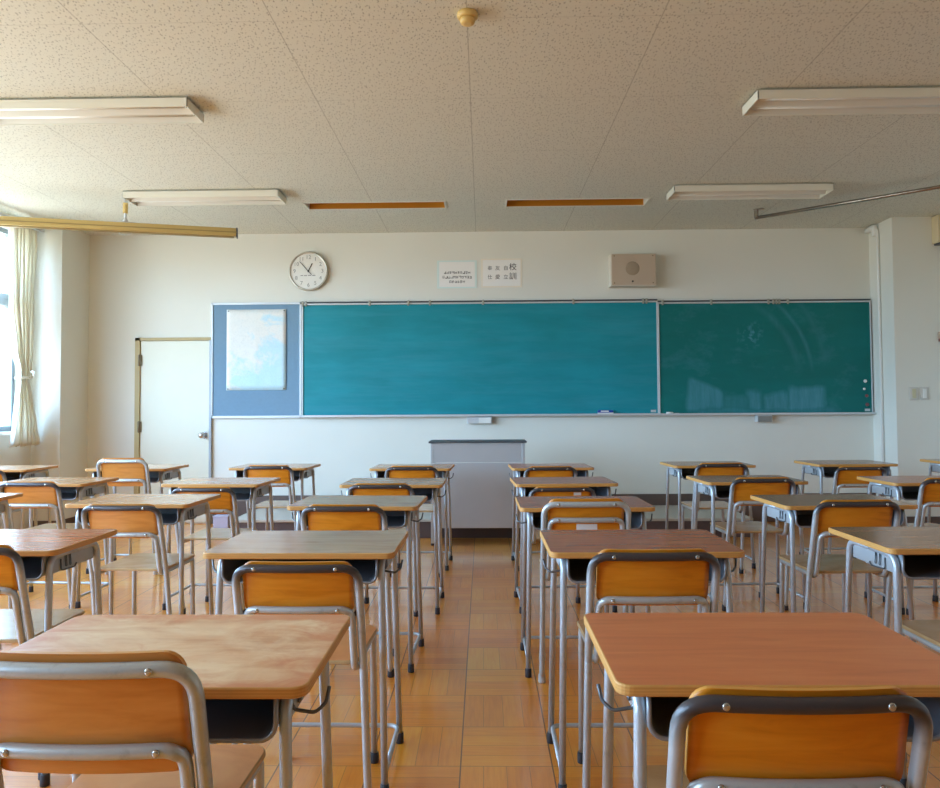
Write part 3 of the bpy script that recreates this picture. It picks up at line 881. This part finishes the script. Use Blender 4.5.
# ------------------------------------------------------------------ ceiling fittings
def fixture(x0, y0, label):
    L, Wd, D = 1.30, 0.26, 0.058
    o = empty('ceiling_light', (x0, y0, H)); tag(o, label, 'ceiling light', 'surface mounted ceiling lights')
    bm = new_bm(); box(bm, 0.02, L - 0.02, 0.02, Wd - 0.02, -0.012, -0.0005); obj('base_plate', bm, M_fixture, o)
    bm = new_bm()
    box(bm, 0, L, 0, 0.006, -D - 0.008, -0.010, 0, 0.001); box(bm, 0, L, Wd - 0.006, Wd, -D - 0.008, -0.010, 0, 0.001)
    box(bm, 0, L, 0, Wd, -0.014, -0.010)
    obj('housing', bm, M_fixture, o)
    for xe in (0.0, L - 0.006):
        bm = new_bm(); box(bm, xe, xe + 0.006, 0, Wd, -D - 0.008, -0.010, 0, 0.001); obj('end_plate', bm, M_fixture, o)
    # twin trough reflector
    bm = new_bm()
    pr = [(0.008, -D), (0.020, -0.030), (0.066, -0.018), (0.112, -0.030), (0.130, -D - 0.004), (0.148, -0.030), (0.194, -0.018), (0.240, -0.030), (0.252, -D)]
    a = [bm.verts.new((0.007, y, z)) for y, z in pr]; b = [bm.verts.new((L - 0.007, y, z)) for y, z in pr]
    for i in range(len(pr) - 1):
        bm.faces.new((a[i], b[i], b[i + 1], a[i + 1]))
    obj('reflector', bm, M_fixture_in, o)
    for yc in (0.066, 0.194):
        bm = new_bm(); tube(bm, [(0.03, yc, -0.036), (L - 0.03, yc, -0.036)], 0.013, 12); obj('lamp_tube', bm, M_white, o)
fixture(-3.005, 4.24, 'white twin ceiling light on the window side, closer to the camera')
fixture(1.585, 4.24, 'white twin ceiling light on the pillar side, closer to the camera')
fixture(-2.985, 6.09, 'white twin ceiling light on the window side, closer to the chalkboard')
fixture(1.580, 6.09, 'white twin ceiling light on the pillar side, closer to the chalkboard')

for k, (x0, x1, y0, y1) in enumerate(REC):
    o = empty('recessed_light', ((x0 + x1) / 2, (y0 + y1) / 2, H)); tag(o, 'recessed board light with amber inside above the %s' % ('clock and notice sheets', 'loudspeaker box'), 'recessed light', 'recessed board lights') if False else tag(o, ('recessed amber ceiling light between the clock and the white sheets', 'recessed amber ceiling light above the loudspeaker box')[k], 'recessed light', 'recessed board lights')
    hx, hy = (x1 - x0) / 2, (y1 - y0) / 2
    bm = new_bm(); d = 0.16
    box(bm, -hx, hx, hy, hy + 0.006, 0.0, d); box(bm, -hx, hx, -hy - 0.006, hy + 0.006, d, d + 0.006); box(bm, -hx, hx, -hy - 0.006, -hy, 0, d)
    obj('reflector', bm, M_amber, o)
    bm = new_bm(); box(bm, -hx - 0.006, -hx, -hy - 0.006, hy + 0.006, 0.0, d + 0.006); box(bm, hx, hx + 0.006, -hy - 0.006, hy + 0.006, 0.0, d + 0.006)
    obj('end_plate', bm, M_fixture, o)
    bm = new_bm(); w = 0.016
    for a in ((-hx - w, hx + w, -hy - w, -hy), (-hx - w, hx + w, hy, hy + w * 0.6), (-hx - w, -hx, -hy, hy), (hx, hx + w, -hy, hy)):
        box(bm, a[0], a[1], a[2], a[3], -0.006, -0.0003, 0, 0.001)
    obj('trim_frame', bm, M_fixture, o)
    bm = new_bm(); tube(bm, [(-hx + 0.04, 0.0, 0.10), (hx - 0.04, 0.0, 0.10)], 0.013, 10); obj('lamp_tube', bm, M_white, o)

dt = empty('heat_detector', (-0.06, 3.385, H)); tag(dt, 'small cream heat detector on the ceiling in the middle of the room', 'detector')
bm = new_bm(); lathe(bm, [(0.047, -0.0005), (0.049, -0.010), (0.047, -0.022), (0.040, -0.028)], (0, 0, 0), 'Z', 32); obj('base', bm, M_cream, dt)
bm = new_bm(); lathe(bm, [(0.036, -0.026), (0.035, -0.040), (0.030, -0.050), (0.016, -0.053)], (0, 0, 0), 'Z', 28); obj('sensor_cap', bm, M_cream, dt)

# screen case hanging across the window corner
def orient_x(a, b):
    d = Vector(b) - Vector(a)
    return math.atan2(d.y, d.x), d.length
A, B = Vector((-4.25, 5.98, 2.748)), Vector((-2.185, 6.557, 2.748))
rz, L = orient_x(A, B)
sc = empty('projection_screen_case', A, rz); tag(sc, 'long beige rolled screen case hanging from the ceiling at the window corner', 'screen case')
bm = new_bm(); box(bm, 0, L, -0.038, 0.038, -0.036, 0.036, 0, 0.008, 3); obj('case', bm, M_beige_metal, sc)
bm = new_bm(); box(bm, 0, L + 0.004, -0.043, -0.036, -0.006, 0.002, 0, 0.001); box(bm, 0, L - 0.02, -0.02, 0.02, -0.046, -0.034, 0, 0.003); obj('screen_slot', bm, M_slot, sc)
bm = new_bm(); box(bm, L - 0.002, L + 0.010, -0.040, 0.040, -0.044, 0.038, 0, 0.003); obj('end_cap', bm, M_darkedge, sc)
for s in (L - 0.915,):
    bm = new_bm()
    lathe(bm, [(0.030, 0.258), (0.030, 0.2575 - 0.008)], (s, 0, 0), 'Z', 16); tube(bm, [(s, 0, 0.255), (s, 0, 0.045)], 0.011, 10)
    box(bm, s - 0.09, s + 0.09, -0.02, 0.02, 0.035, 0.042, 0, 0.002); lathe(bm, [(0.020, 0.045), (0.022, 0.06), (0.012, 0.075)], (s, 0, 0), 'Z', 12)
    obj('hanger', bm, M_alu, sc)
    bm = new_bm(); lathe(bm, [(0.019, 0.120), (0.021, 0.13), (0.021, 0.20), (0.019, 0.21)], (s, 0, 0), 'Z', 14); obj('hanger_sleeve', bm, M_cream, sc)
    bm = new_bm(); tube(bm, [(s + 0.05 * math.cos(a), 0.0, -0.050 + 0.016 * math.sin(a)) for a in [2 * PI * k / 20 for k in range(21)]], 0.003, 6); obj('pull_ring', bm, M_alu, sc)
A, B = Vector((2.541, 6.928, 2.927)), Vector((4.5, 5.31, 2.927))
rz, L = orient_x(A, B)
rd = empty('hanging_rod', A, rz); tag(rd, 'thin dark metal rod hung slanting under the ceiling on the pillar side', 'rod')
bm = new_bm(); tube(bm, [(0, 0, 0), (L, 0, 0)], 0.016, 10); obj('rod', bm, M_brownrod, rd)
for s in (0.012, L - 0.3):
    bm = new_bm(); box(bm, s - 0.016, s + 0.016, -0.016, 0.016, 0.0, 0.0775, 0, 0.003); box(bm, s - 0.02, s + 0.07, -0.02, 0.02, 0.070, 0.0785, 0, 0.002); obj('bracket', bm, M_brownrod, rd)

# ------------------------------------------------------------------ school desk
ZT = 0.74
def desk_meshes():
    m = {}
    bm = new_bm()
    prism(bm, [(px_, py_ + 0.010) for px_, py_ in rrect(0.300, 0.213, 0.026)], [(0.7215, 0.002), (0.7235, 0.0), (0.7372, 0.0), (0.7394, 0.0012), (ZT, 0.0035)], 1, 0, 2)
    m['desktop'] = to_mesh('desktop', bm, [TOPS['tan'], M_edge, M_underside])
    R = 0.0108
    for sx in (-1, 1):
        # front leg: student's side (-Y); each leg is half of the bent side tube
        xt, xf = sx * 0.254, sx * 0.269
        bm = new_bm(); tube(bm, fillet([(xf, -0.186, 0.022), (xt, -0.152, 0.708), (xt, 0.0, 0.708)], [0, 0.045, 0], 7), R, 12); m['leg_f%d' % sx] = to_mesh('leg', bm, M_leg)
        bm = new_bm(); tube(bm, fillet([(xf, 0.176, 0.022), (xt, 0.140, 0.708), (xt, 0.0, 0.708)], [0, 0.045, 0], 7), R, 12); m['leg_r%d' % sx] = to_mesh('leg', bm, M_leg)
        for k, y in (('f', -0.187), ('r', 0.177)):
            bm = new_bm(); lathe(bm, [(0.0135, 0.0), (0.0145, 0.003), (0.0140, 0.034), (0.0125, 0.037)], (xf, y, 0), 'Z', 12); m['cap_%s%d' % (k, sx)] = to_mesh('foot_cap', bm, M_rubber)
        bm = new_bm(); x0, x1 = sorted((sx * 0.247, sx * 0.251)); box(bm, x0, x1, -0.135, 0.125, 0.650, 0.704, 0, 0.0015); m['plate%d' % sx] = to_mesh('side_plate', bm, M_plate)
        # bag hook: bent wire standing out beside the desk
        bm = new_bm()
        tube(bm, fillet([(sx * 0.249, -0.100, 0.678), (sx * 0.256, -0.098, 0.664), (sx * 0.290, -0.092, 0.656), (sx * 0.306, -0.078, 0.668), (sx * 0.311, -0.070, 0.694)], [0, .008, .016, .014, 0], 5), 0.0034, 8)
        tube(bm, fillet([(sx * 0.2525, -0.060, 0.700), (sx * 0.2545, -0.062, 0.662), (sx * 0.2545, -0.048, 0.662), (sx * 0.2525, -0.050, 0.700)], [0, .005, .005, 0], 4), 0.0024, 6)
        tube(bm, fillet([(sx * 0.2525, -0.025, 0.700), (sx * 0.2545, -0.022, 0.662), (sx * 0.2545, -0.034, 0.662), (sx * 0.2525, -0.030, 0.700)], [0, .005, .005, 0], 4), 0.0024, 6)
        m['hook%d' % sx] = to_mesh('bag_hook', bm, M_hook)
        # the same hook folded flat along the side plate
        bm = new_bm()
        tube(bm, fillet([(sx * 0.2530, -0.085, 0.690), (sx * 0.2565, -0.088, 0.653), (sx * 0.2565, -0.006, 0.649), (sx * 0.2565, 0.004, 0.660)], [0, .01, .008, 0], 5), 0.0026, 8)
        for y in (-0.060, -0.035):
            tube(bm, fillet([(sx * 0.2525, y, 0.700), (sx * 0.2545, y + 0.002, 0.660), (sx * 0.2545, y + 0.010, 0.660), (sx * 0.2525, y + 0.008, 0.700)], [0, .004, .004, 0], 4), 0.0015, 6)
        m['hookf%d' % sx] = to_mesh('bag_hook', bm, M_hook)
    # book tray: sheet box open towards the student
    bm = new_bm()
    hx, y0, y1, z0, z1, t, r = 0.243, -0.170, 0.165, 0.642, 0.7213, 0.0035, 0.028
    def sect(h, zb, rr):
        pts = [(-h, z1)]
        for k in range(7):
            a = PI + PI / 2 * k / 6
            pts.append((-h + rr + rr * math.cos(a), zb + rr + rr * math.sin(a)))
        for k in range(7):
            a = 1.5 * PI + PI / 2 * k / 6
            pts.append((h - rr + rr * math.cos(a), zb + rr + rr * math.sin(a)))
        pts.append((h, z1))
        return pts
    so, si = sect(hx, z0, r), sect(hx - t, z0 + t, r - t)
    ring = {}
    for nm, pts, y in (('of', so, y0), ('ob', so, y1), ('if', si, y0), ('ib', si, y1 - t)):
        ring[nm] = [bm.verts.new((x, y, z)) for x, z in pts]
    n = len(so)
    for i in range(n - 1):
        f = bm.faces.new((ring['of'][i], ring['of'][i + 1], ring['ob'][i + 1], ring['ob'][i])); f.material_index = 1
        f = bm.faces.new((ring['if'][i], ring['if'][i + 1], ring['ib'][i + 1], ring['ib'][i])); f.material_index = 0
        f = bm.faces.new((ring['of'][i], ring['of'][i + 1], ring['if'][i + 1], ring['if'][i])); f.material_index = 1
    f = bm.faces.new(ring['ib']); f.material_index = 0
    f = bm.faces.new(ring['ob']); f.material_index = 1
    me = bpy.data.meshes.new('book_tray'); 
    bmesh.ops.recalc_face_normals(bm, faces=bm.faces[:])
    bm.to_mesh(me); bm.free(); me.materials.append(M_tray); me.materials.append(M_plate)
    m['tray'] = me
    bm = new_bm(); tube(bm, [(x, y0, z) for x, z in so], 0.0042, 8); m['rim'] = to_mesh('tray_rim', bm, M_tray_rim)
    # low rail running round the back between the four legs
    bm = new_bm()
    tube(bm, fillet([(-0.267, -0.178, 0.062), (-0.266, 0.171, 0.062), (0.266, 0.171, 0.062), (0.267, -0.178, 0.062)], 0.04, 6), 0.0080, 10); m['rail'] = to_mesh('foot_rail', bm, M_leg)
    return m
DM = desk_meshes()

def desk(x, yfront, rz, top, label, zscale=1.0, hooks=True):
    c, s = math.cos(rz), math.sin(rz)
    o = empty('school_desk', (x, yfront + 0.203, 0), rz); o.scale = (1, 1, zscale)
    tag(o, label, 'desk', 'school desks in rows')
    d = link('desktop', DM['desktop'], o)
    d.material_slots[0].link = 'OBJECT'; d.material_slots[0].material = TOPS[top]
    for sx in (-1, 1):
        for k in 'fr':
            lg = link('leg', DM['leg_%s%d' % (k, sx)], o)
            link('foot_cap', DM['cap_%s%d' % (k, sx)], lg)
        link('side_plate', DM['plate%d' % sx], o)
        link('bag_hook', DM[('hook%d' if hooks else 'hookf%d') % sx], o)
    tr = link('book_tray', DM['tray'], o); link('tray_rim', DM['rim'], tr)
    link('foot_rail', DM['rail'], o)
    return o

# ------------------------------------------------------------------ school chair (faces +Y, back towards the camera)
def bow(p, yb, zlo=0.5):
    x, y, z = p
    k = max(0.0, 1 - (x / 0.17) ** 2)
    return Vector((x, y - 0.016 * k, z))
def dense(pts, n=10):
    out = []
    for a, b in zip(pts, pts[1:]):
        L = (b - a).length
        m = max(1, int(L / 0.03))
        for k in range(m):
            out.append(a.lerp(b, k / m))
    out.append(pts[-1]); return out
def chair_meshes(kind):
    m = {}
    R = 0.0118
    zt, zb = 0.757, (0.693 if kind == 'C' else 0.632)
    yt = -0.200                           # back leans towards the camera at the top
    xo, xi = 0.1757, 0.1515
    tubem = M_ctube if kind == 'A' else M_ctube_s
    def yat(z): return -0.172 - 0.028 * (z - 0.632) / 0.125
    yb = yat(zb)
    # outer hoop: rear foot, up the back, over the top, down
    P = [Vector((-0.178, -0.052, 0.018)), Vector((-xo, yat(0.47) + 0.02, 0.44)), Vector((-xo, yt, zt)), Vector((xo, yt, zt)), Vector((xo, yat(0.47) + 0.02, 0.44)), Vector((0.178, -0.052, 0.018))]
    path = fillet(P, [0, 0.25, 0.052, 0.052, 0.25, 0], 8)
    path = [bow(p, 0) if p.z > zt - 0.08 and abs(p.x) < 0.17 else p for p in dense(path)]
    # legs are the lower lengths of the hoop, one mesh each
    lo_l, hoop, lo_r = [], [], []
    for p in path:
        if p.z < 0.44: (lo_l if p.x < 0 else lo_r).append(p)
        else: hoop.append(p)
    lo_l.append(hoop[0]); lo_r.insert(0, hoop[-1])
    bm = new_bm(); tube(bm, hoop, R, 12); m['hoop'] = to_mesh('back_frame', bm, tubem)
    bm = new_bm(); tube(bm, lo_l, R, 12); m['leg_rl'] = to_mesh('leg', bm, tubem)
    bm = new_bm(); tube(bm, lo_r, R, 12); m['leg_rr'] = to_mesh('leg', bm, tubem)
    # inner hoop: lower back bar that runs down into the seat rails
    Q = [Vector((-0.150, 0.200, 0.441)), Vector((-xi, -0.125, 0.441)), Vector((-xi, yb, zb)), Vector((xi, yb, zb)), Vector((xi, -0.125, 0.441)), Vector((0.150, 0.200, 0.441))]
    path = fillet(Q, [0, 0.04, 0.035, 0.035, 0.04, 0], 7)
    path = [bow(p, 0) if p.z > zb - 0.06 and abs(p.x) < 0.145 else p for p in dense(path)]
    bm = new_bm(); tube(bm, path, R * 0.92, 12); m['bar'] = to_mesh('seat_frame', bm, M_cbar)
    for sx, nm in ((-1, 'leg_fl'), (1, 'leg_fr')):
        bm = new_bm(); tube(bm, fillet([(sx * 0.150, 0.195, 0.441), (sx * 0.150, 0.215, 0.441), (sx * 0.152, 0.228, 0.018)], [0, 0.03, 0], 6), R * 0.92, 12); m[nm] = to_mesh('leg', bm, M_cbar)
    for nm, x, y in (('cap_rl', -0.1785, -0.050), ('cap_rr', 0.1785, -0.050), ('cap_fl', -0.152, 0.228), ('cap_fr', 0.152, 0.228)):
        bm = new_bm(); lathe(bm, [(0.0145, 0.0), (0.0155, 0.003), (0.0150, 0.032), (0.013, 0.035)], (x, y, 0), 'Z', 12); m[nm] = to_mesh('foot_cap', bm, M_rubber if kind == 'A' else M_cap_light)
    # backrest panel in front of the tubes
    z0, z1 = (zb - 0.018, zt + 0.018) if kind == 'A' else (0.632 - 0.040, zt + 0.022)
    bm = new_bm(); hw = 0.158
    zc, hz = (z0 + z1) / 2, (z1 - z0) / 2
    rc = 0.03
    NX, NZ2 = 20, 22
    def half(z):     # rounded outline
        d = abs(z - zc) - (hz - rc)
        return hw if d <= 0 else hw - rc + math.sqrt(max(0, rc * rc - d * d))
    grid = {}
    zs = [z0 + (z1 - z0) * (0.5 - 0.5 * math.cos(PI * j / NZ2)) for j in range(NZ2 + 1)]
    for side, th in (('b', 0.0), ('f', 0.0095)):
        for j, z in enumerate(zs):
            h = half(z)
            for i in range(NX + 1):
                x = -h + 2 * h * i / NX
                k = max(0, 1 - (x / 0.17) ** 2)
                grid[side, i, j] = bm.verts.new((x, yat(z) + R + th - 0.016 * k, z))
    for side in 'bf':
        for j in range(NZ2):
            for i in range(NX):
                f = bm.faces.new([grid[side, a, b] for a, b in ((i, j), (i + 1, j), (i + 1, j + 1), (i, j + 1))]); f.smooth = True; f.material_index = 0
    loop = [(i, 0) for i in range(NX)] + [(NX, j) for j in range(NZ2)] + [(i, NZ2) for i in range(NX, 0, -1)] + [(0, j) for j in range(NZ2, 0, -1)]
    for a, b in zip(loop, loop[1:] + loop[:1]):
        f = bm.faces.new((grid['b', a[0], a[1]], grid['b', b[0], b[1]], grid['f', b[0], b[1]], grid['f', a[0], a[1]])); f.material_index = 1
    m['back'] = to_mesh('backrest', bm, [M_back, M_ply_edge])
    # bolt heads on the tubes
    m['bolts'] = []
    for z, y in ((zt, yt), (zb, yb)):
        for x in (-0.115, 0.115):
            k = 1 - (x / 0.17) ** 2
            bm = new_bm(); lathe(bm, [(0.0056, R * 0.80), (0.0058, R + 0.0002), (0.0045, R + 0.0014), (0.002, R + 0.0017)], (x, y - 0.016 * k, z), 'Y', 12); m['bolts'].append(to_mesh('bolt', bm, M_bolt))
    # seat
    bm = new_bm()
    poly = rrect(0.166, 0.180, 0.04)
    prism(bm, [(x * (0.96 if y < 0 else 1.0), y + 0.062) for x, y in poly], [(0.4515, 0.002), (0.454, 0.0), (0.461, 0.0), (0.4635, 0.003)], 1, 0, 0)
    m['seat'] = to_mesh('seat', bm, [M_seat, M_seat_edge])
    bm = new_bm(); box(bm, 0.03, 0.083, -0.192 - 0.0, -0.190, zb + 0.042 - 0.008, zb + 0.042 + 0.008)
    bm.free()
    return m
CM = {k: chair_meshes(k) for k in 'ABC'}

def chair(x, yback, rz, kind, label, z=0.757, seat=None, back=None, sticker=None):
    m = CM[kind]
    c, s = math.cos(rz), math.sin(rz)
    o = empty('school_chair', (x - 0.2 * s, yback + 0.2 * c, 0), rz); o.scale = (1, 1, z / 0.757)
    tag(o, label, 'chair', 'school chairs at the desks')
    st = link('seat', m['seat'], o)
    if seat: st.material_slots[0].link = 'OBJECT'; st.material_slots[0].material = seat
    bk = link('backrest', m['back'], o)
    if back: bk.material_slots[0].link = 'OBJECT'; bk.material_slots[0].material = back
    hp = link('back_frame', m['hoop'], o)
    for b in m['bolts'][:2]: link('bolt', b, hp)
    sf = link('seat_frame', m['bar'], o)
    for b in m['bolts'][2:]: link('bolt', b, sf)
    for k in ('fl', 'fr', 'rl', 'rr'):
        lg = link('leg', m['leg_' + k], o); link('foot_cap', m['cap_' + k], lg)
    if sticker:
        x0, x1, z0, z1 = sticker
        bm = new_bm()
        n = 6
        rows = []
        for zz in (z0, z1):
            y = -0.172 + (-0.028) * (zz - 0.632) / 0.125
            rows.append([bm.verts.new((x0 + (x1 - x0) * i / n, y + 0.0118 - 0.016 * (1 - ((x0 + (x1 - x0) * i / n) / 0.17) ** 2) - 0.0012, zz)) for i in range(n + 1)])
        for i in range(n): bm.faces.new((rows[0][i], rows[0][i + 1], rows[1][i + 1], rows[1][i]))
        so = obj('name_sticker', bm, M_sticker, bk); so['label'] = 'white blank name sticker'
        md = so.modifiers.new('t', 'SOLIDIFY'); md.thickness = 0.0006
    return o

ROW = {1: 'fifth row from the chalkboard', 2: 'fourth row from the chalkboard', 3: 'third row from the chalkboard', 4: 'second row from the chalkboard', 5: 'front row by the platform'}
COLN = {'Z': 'outermost column by the window', 'A': 'third column left of aisle', 'B': 'second column left of aisle', 'C': 'column just left of aisle', 'D': 'column just right of aisle', 'E': 'second column right of aisle', 'F': 'third column right of aisle', 'G': 'outermost column by the pillar'}
TOPN = {'pale': 'pale worn', 'red': 'smooth reddish', 'dark': 'dark red-brown', 'tan': 'tan wood', 'brown': 'brown wood'}
R_ = math.radians
DESKS = [
    ('C', 1, -0.587, 1.205, 0.0, 'pale', 1.0), ('D', 1, 0.528, 1.215, 0.0, 'red', 1.0),
    ('B', 2, -1.665, 2.360, 0.0, 'dark', 1.0), ('C', 2, -0.575, 2.305, R_(-0.8), 'tan', 1.0), ('D', 2, 0.502, 2.305, R_(0.3), 'dark', 1.0), ('E', 2, 1.555, 2.350, R_(0.5), 'brown', 1.0),
    ('A', 3, -2.765, 3.560, 0.0, 'tan', 1.0), ('B', 3, -1.690, 3.490, R_(-2.5), 'tan', 1.0), ('C', 3, -0.592, 3.380, R_(-2.5), 'tan', 1.0), ('D', 3, 0.458, 3.310, R_(0.5), 'dark', 1.0), ('E', 3, 1.635, 3.350, R_(2.0), 'brown', 1.0),
    ('A', 4, -2.70, 4.46, R_(-2.5), 'tan', 1.0), ('B', 4, -1.625, 4.390, R_(-3), 'tan', 1.0), ('C', 4, -0.535, 4.310, R_(-1), 'tan', 1.0), ('D', 4, 0.478, 4.330, R_(2.5), 'dark', 1.0), ('E', 4, 1.595, 4.390, R_(2.5), 'brown', 1.0), ('F', 4, 2.630, 4.300, R_(2), 'dark', 1.0),
    ('Z', 5, -3.770, 5.52, R_(-2), 'tan', 1.0), ('A', 5, -2.635, 5.36, R_(-2), 'tan', 1.02), ('B', 5, -1.630, 5.560, R_(-3), 'tan', 1.0), ('C', 5, -0.535, 5.450, R_(-2), 'tan', 1.0), ('D', 5, 0.500, 5.440, R_(2.5), 'dark', 1.0), ('E', 5, 1.690, 5.480, R_(2), 'brown', 1.012), ('F', 5, 2.765, 5.540, R_(1), 'brown', 1.012), ('G', 5, 3.778, 5.62, R_(1), 'tan', 1.012),
]

CHAIRS = [
    ('C', 1, -0.614, 1.140, 0.0, 'B', 0.798, M_seat2, M_back2, None), ('D', 1, 0.437, 1.085, R_(0), 'A', 0.766, M_seat, None, None),
    ('B', 2, -1.600, 2.270, 0.0, 'A', 0.757, M_seat, None, None), ('C', 2, -0.530, 2.110, 0.0, 'A', 0.737, M_seat2, None, None), ('D', 2, 0.476, 2.110, 0.0, 'A', 0.768, M_seat, None, None), ('E', 2, 1.540, 2.120, 0.0, 'A', 0.757, M_seat, None, None),
    ('B', 3, -1.500, 3.090, R_(-2), 'A', 0.777, M_seat, M_back2, None), ('C', 3, -0.600, 3.185, R_(-2), 'A', 0.757, M_seat, None, None), ('D', 3, 0.425, 3.110, 0.0, 'C', 0.782, M_seat, None, (-0.040, 0.046, 0.652, 0.676)), ('E', 3, 1.550, 3.140, R_(1.5), 'A', 0.774, M_seat, None, None),
    ('A', 4, -2.610, 4.260, R_(-2), 'A', 0.757, M_seat, M_back2, None), ('B', 4, -1.560, 4.170, R_(-2), 'A', 0.732, M_seat, None, None), ('C', 4, -0.570, 4.130, 0.0, 'A', 0.750, M_seat, None, None), ('D', 4, 0.430, 4.125, R_(1), 'A', 0.730, M_seat, None, (0.062, 0.104, 0.722, 0.740)), ('E', 4, 1.500, 4.040, R_(1.5), 'A', 0.783, M_seat, None, None), ('F', 4, 2.545, 4.100, R_(1), 'A', 0.770, M_seat, None, None),
    ('Z', 5, -3.460, 5.180, R_(-2), 'A', 0.757, M_seat, None, None), ('A', 5, -2.455, 5.130, R_(-1), 'B', 0.826, M_seat, M_back2, None), ('B', 5, -1.480, 5.180, R_(-2), 'A', 0.773, M_seat, None, None), ('C', 5, -0.490, 5.110, 0.0, 'A', 0.768, M_seat, None, None), ('D', 5, 0.465, 5.190, R_(1), 'A', 0.755, M_seat, None, None), ('E', 5, 1.640, 5.190, R_(1), 'A', 0.772, M_seat, None, None), ('F', 5, 2.560, 5.150, R_(1), 'A', 0.750, M_seat, None, None),
]
# keep every chair clear of the legs and the rail of the desk it is pushed under
DESKS = [list(d) for d in DESKS]
for i, ch_ in enumerate(CHAIRS):
    ch_ = CHAIRS[i] = list(ch_)
    dk = next(d for d in DESKS if d[0] == ch_[0] and d[1] == ch_[1])
    ymax = dk[3] - 0.075
    if abs(ch_[2] - dk[2]) > 0.07 and ch_[3] < dk[3] - 0.15:
        y2 = dk[3] - 0.15; k = y2 / ch_[3]
        ch_[2] *= k; ch_[6] = 1.188 - (1.188 - ch_[6]) * k; ch_[3] = y2
    ch_[3] = min(ch_[3], ymax)
    off = (ch_[2] - dk[2]) * math.cos(dk[4]) + (ch_[3] - dk[3] - 0.203) * math.sin(dk[4])
    if abs(off) > 0.0595:
        ex = off - math.copysign(0.0595, off)
        ch_[2] -= ex * 0.5; dk[2] += ex * 0.5
    ch_[4] = dk[4]
for c, r, x, y, rz, top, zs in DESKS:
    desk(x, y, rz, top, '%s topped school desk, %s, %s' % (TOPN[top], ROW[r], COLN[c]), zs, c in 'CD')
for c, r, x, y, rz, kind, z, seat, back, stk in CHAIRS:
    look = {'A': 'orange school chair with worn dark tube', 'B': 'orange school chair with silver tube', 'C': 'x'}[kind]
    if stk: look = 'silver-tubed orange chair with white sticker' if kind == 'C' else 'dark-tubed orange chair with small sticker'
    chair(x, y, rz, kind, '%s, %s, %s' % (look, ROW[r].replace(' from the chalkboard', ' from chalkboard').replace(' by the platform', ' by platform'), COLN[c].replace(' of aisle', ' of aisle')), z, seat, back, stk)

# ------------------------------------------------------------------ daylight
w = bpy.data.worlds.new('overcast_sky'); S.world = w; w.use_nodes = True
nt = w.node_tree; bg = nt.nodes['Background']
tc = nt.nodes.new('ShaderNodeTexCoord'); sp_ = nt.nodes.new('ShaderNodeSeparateXYZ'); nt.links.new(tc.outputs['Generated'], sp_.inputs[0])
rp = nt.nodes.new('ShaderNodeValToRGB')
mr = nt.nodes.new('ShaderNodeMapRange'); nt.links.new(sp_.outputs[2], mr.inputs[0])
mr.inputs[1].default_value = -1; mr.inputs[2].default_value = 1
nt.links.new(mr.outputs[0], rp.inputs[0])
cr_ = rp.color_ramp
cr_.elements[0].position = 0.0; cr_.elements[0].color = (0.27, 0.28, 0.27, 1)
cr_.elements[1].position = 1.0; cr_.elements[1].color = (0.34, 0.56, 1.0, 1)
e_ = cr_.elements.new(0.49); e_.color = (0.32, 0.345, 0.35, 1)
e_ = cr_.elements.new(0.52); e_.color = (0.47, 0.72, 1.0, 1)
nt.links.new(rp.outputs[0], bg.inputs[0]); bg.inputs[1].default_value = 15.5
for (y0, y1) in WINS:
    ld_ = bpy.data.lights.new('window_portal', 'AREA'); ld_.shape = 'RECTANGLE'; ld_.size = HEAD - SILL; ld_.size_y = y1 - y0
    ld_.cycles.is_portal = True
    lo_ = bpy.data.objects.new('window_portal', ld_); COL.objects.link(lo_)
    lo_.location = (XL - 0.25, (y0 + y1) / 2, (SILL + HEAD) / 2); lo_.rotation_euler = (0, -PI / 2, 0)

# ------------------------------------------------------------------ camera
f_px, pitch, yaw, roll, ch, ppy = 745.75, 0.03432, 0.01735, -0.00615, 1.18823, 381.09
cy, sy = math.cos(yaw), math.sin(yaw); cp_, sp2 = math.cos(pitch), math.sin(pitch)
fwd = Vector((-sy * cp_, cy * cp_, sp2)); right = Vector((cy, sy, 0)); up = right.cross(fwd)
cr2, sr2 = math.cos(roll), math.sin(roll)
r2 = right * cr2 + up * sr2; u2 = -right * sr2 + up * cr2
cam = bpy.data.cameras.new('camera'); co = bpy.data.objects.new('camera', cam); COL.objects.link(co)
cam.sensor_fit = 'HORIZONTAL'; cam.sensor_width = 36.0; cam.lens = f_px * 36.0 / 940.0
cam.shift_y = -(394.0 - ppy) / 940.0
M = Matrix((r2, u2, -fwd)).transposed().to_4x4(); M.translation = Vector((0, 0, ch))
co.matrix_world = M
cam.clip_start = 0.05
S.camera = co
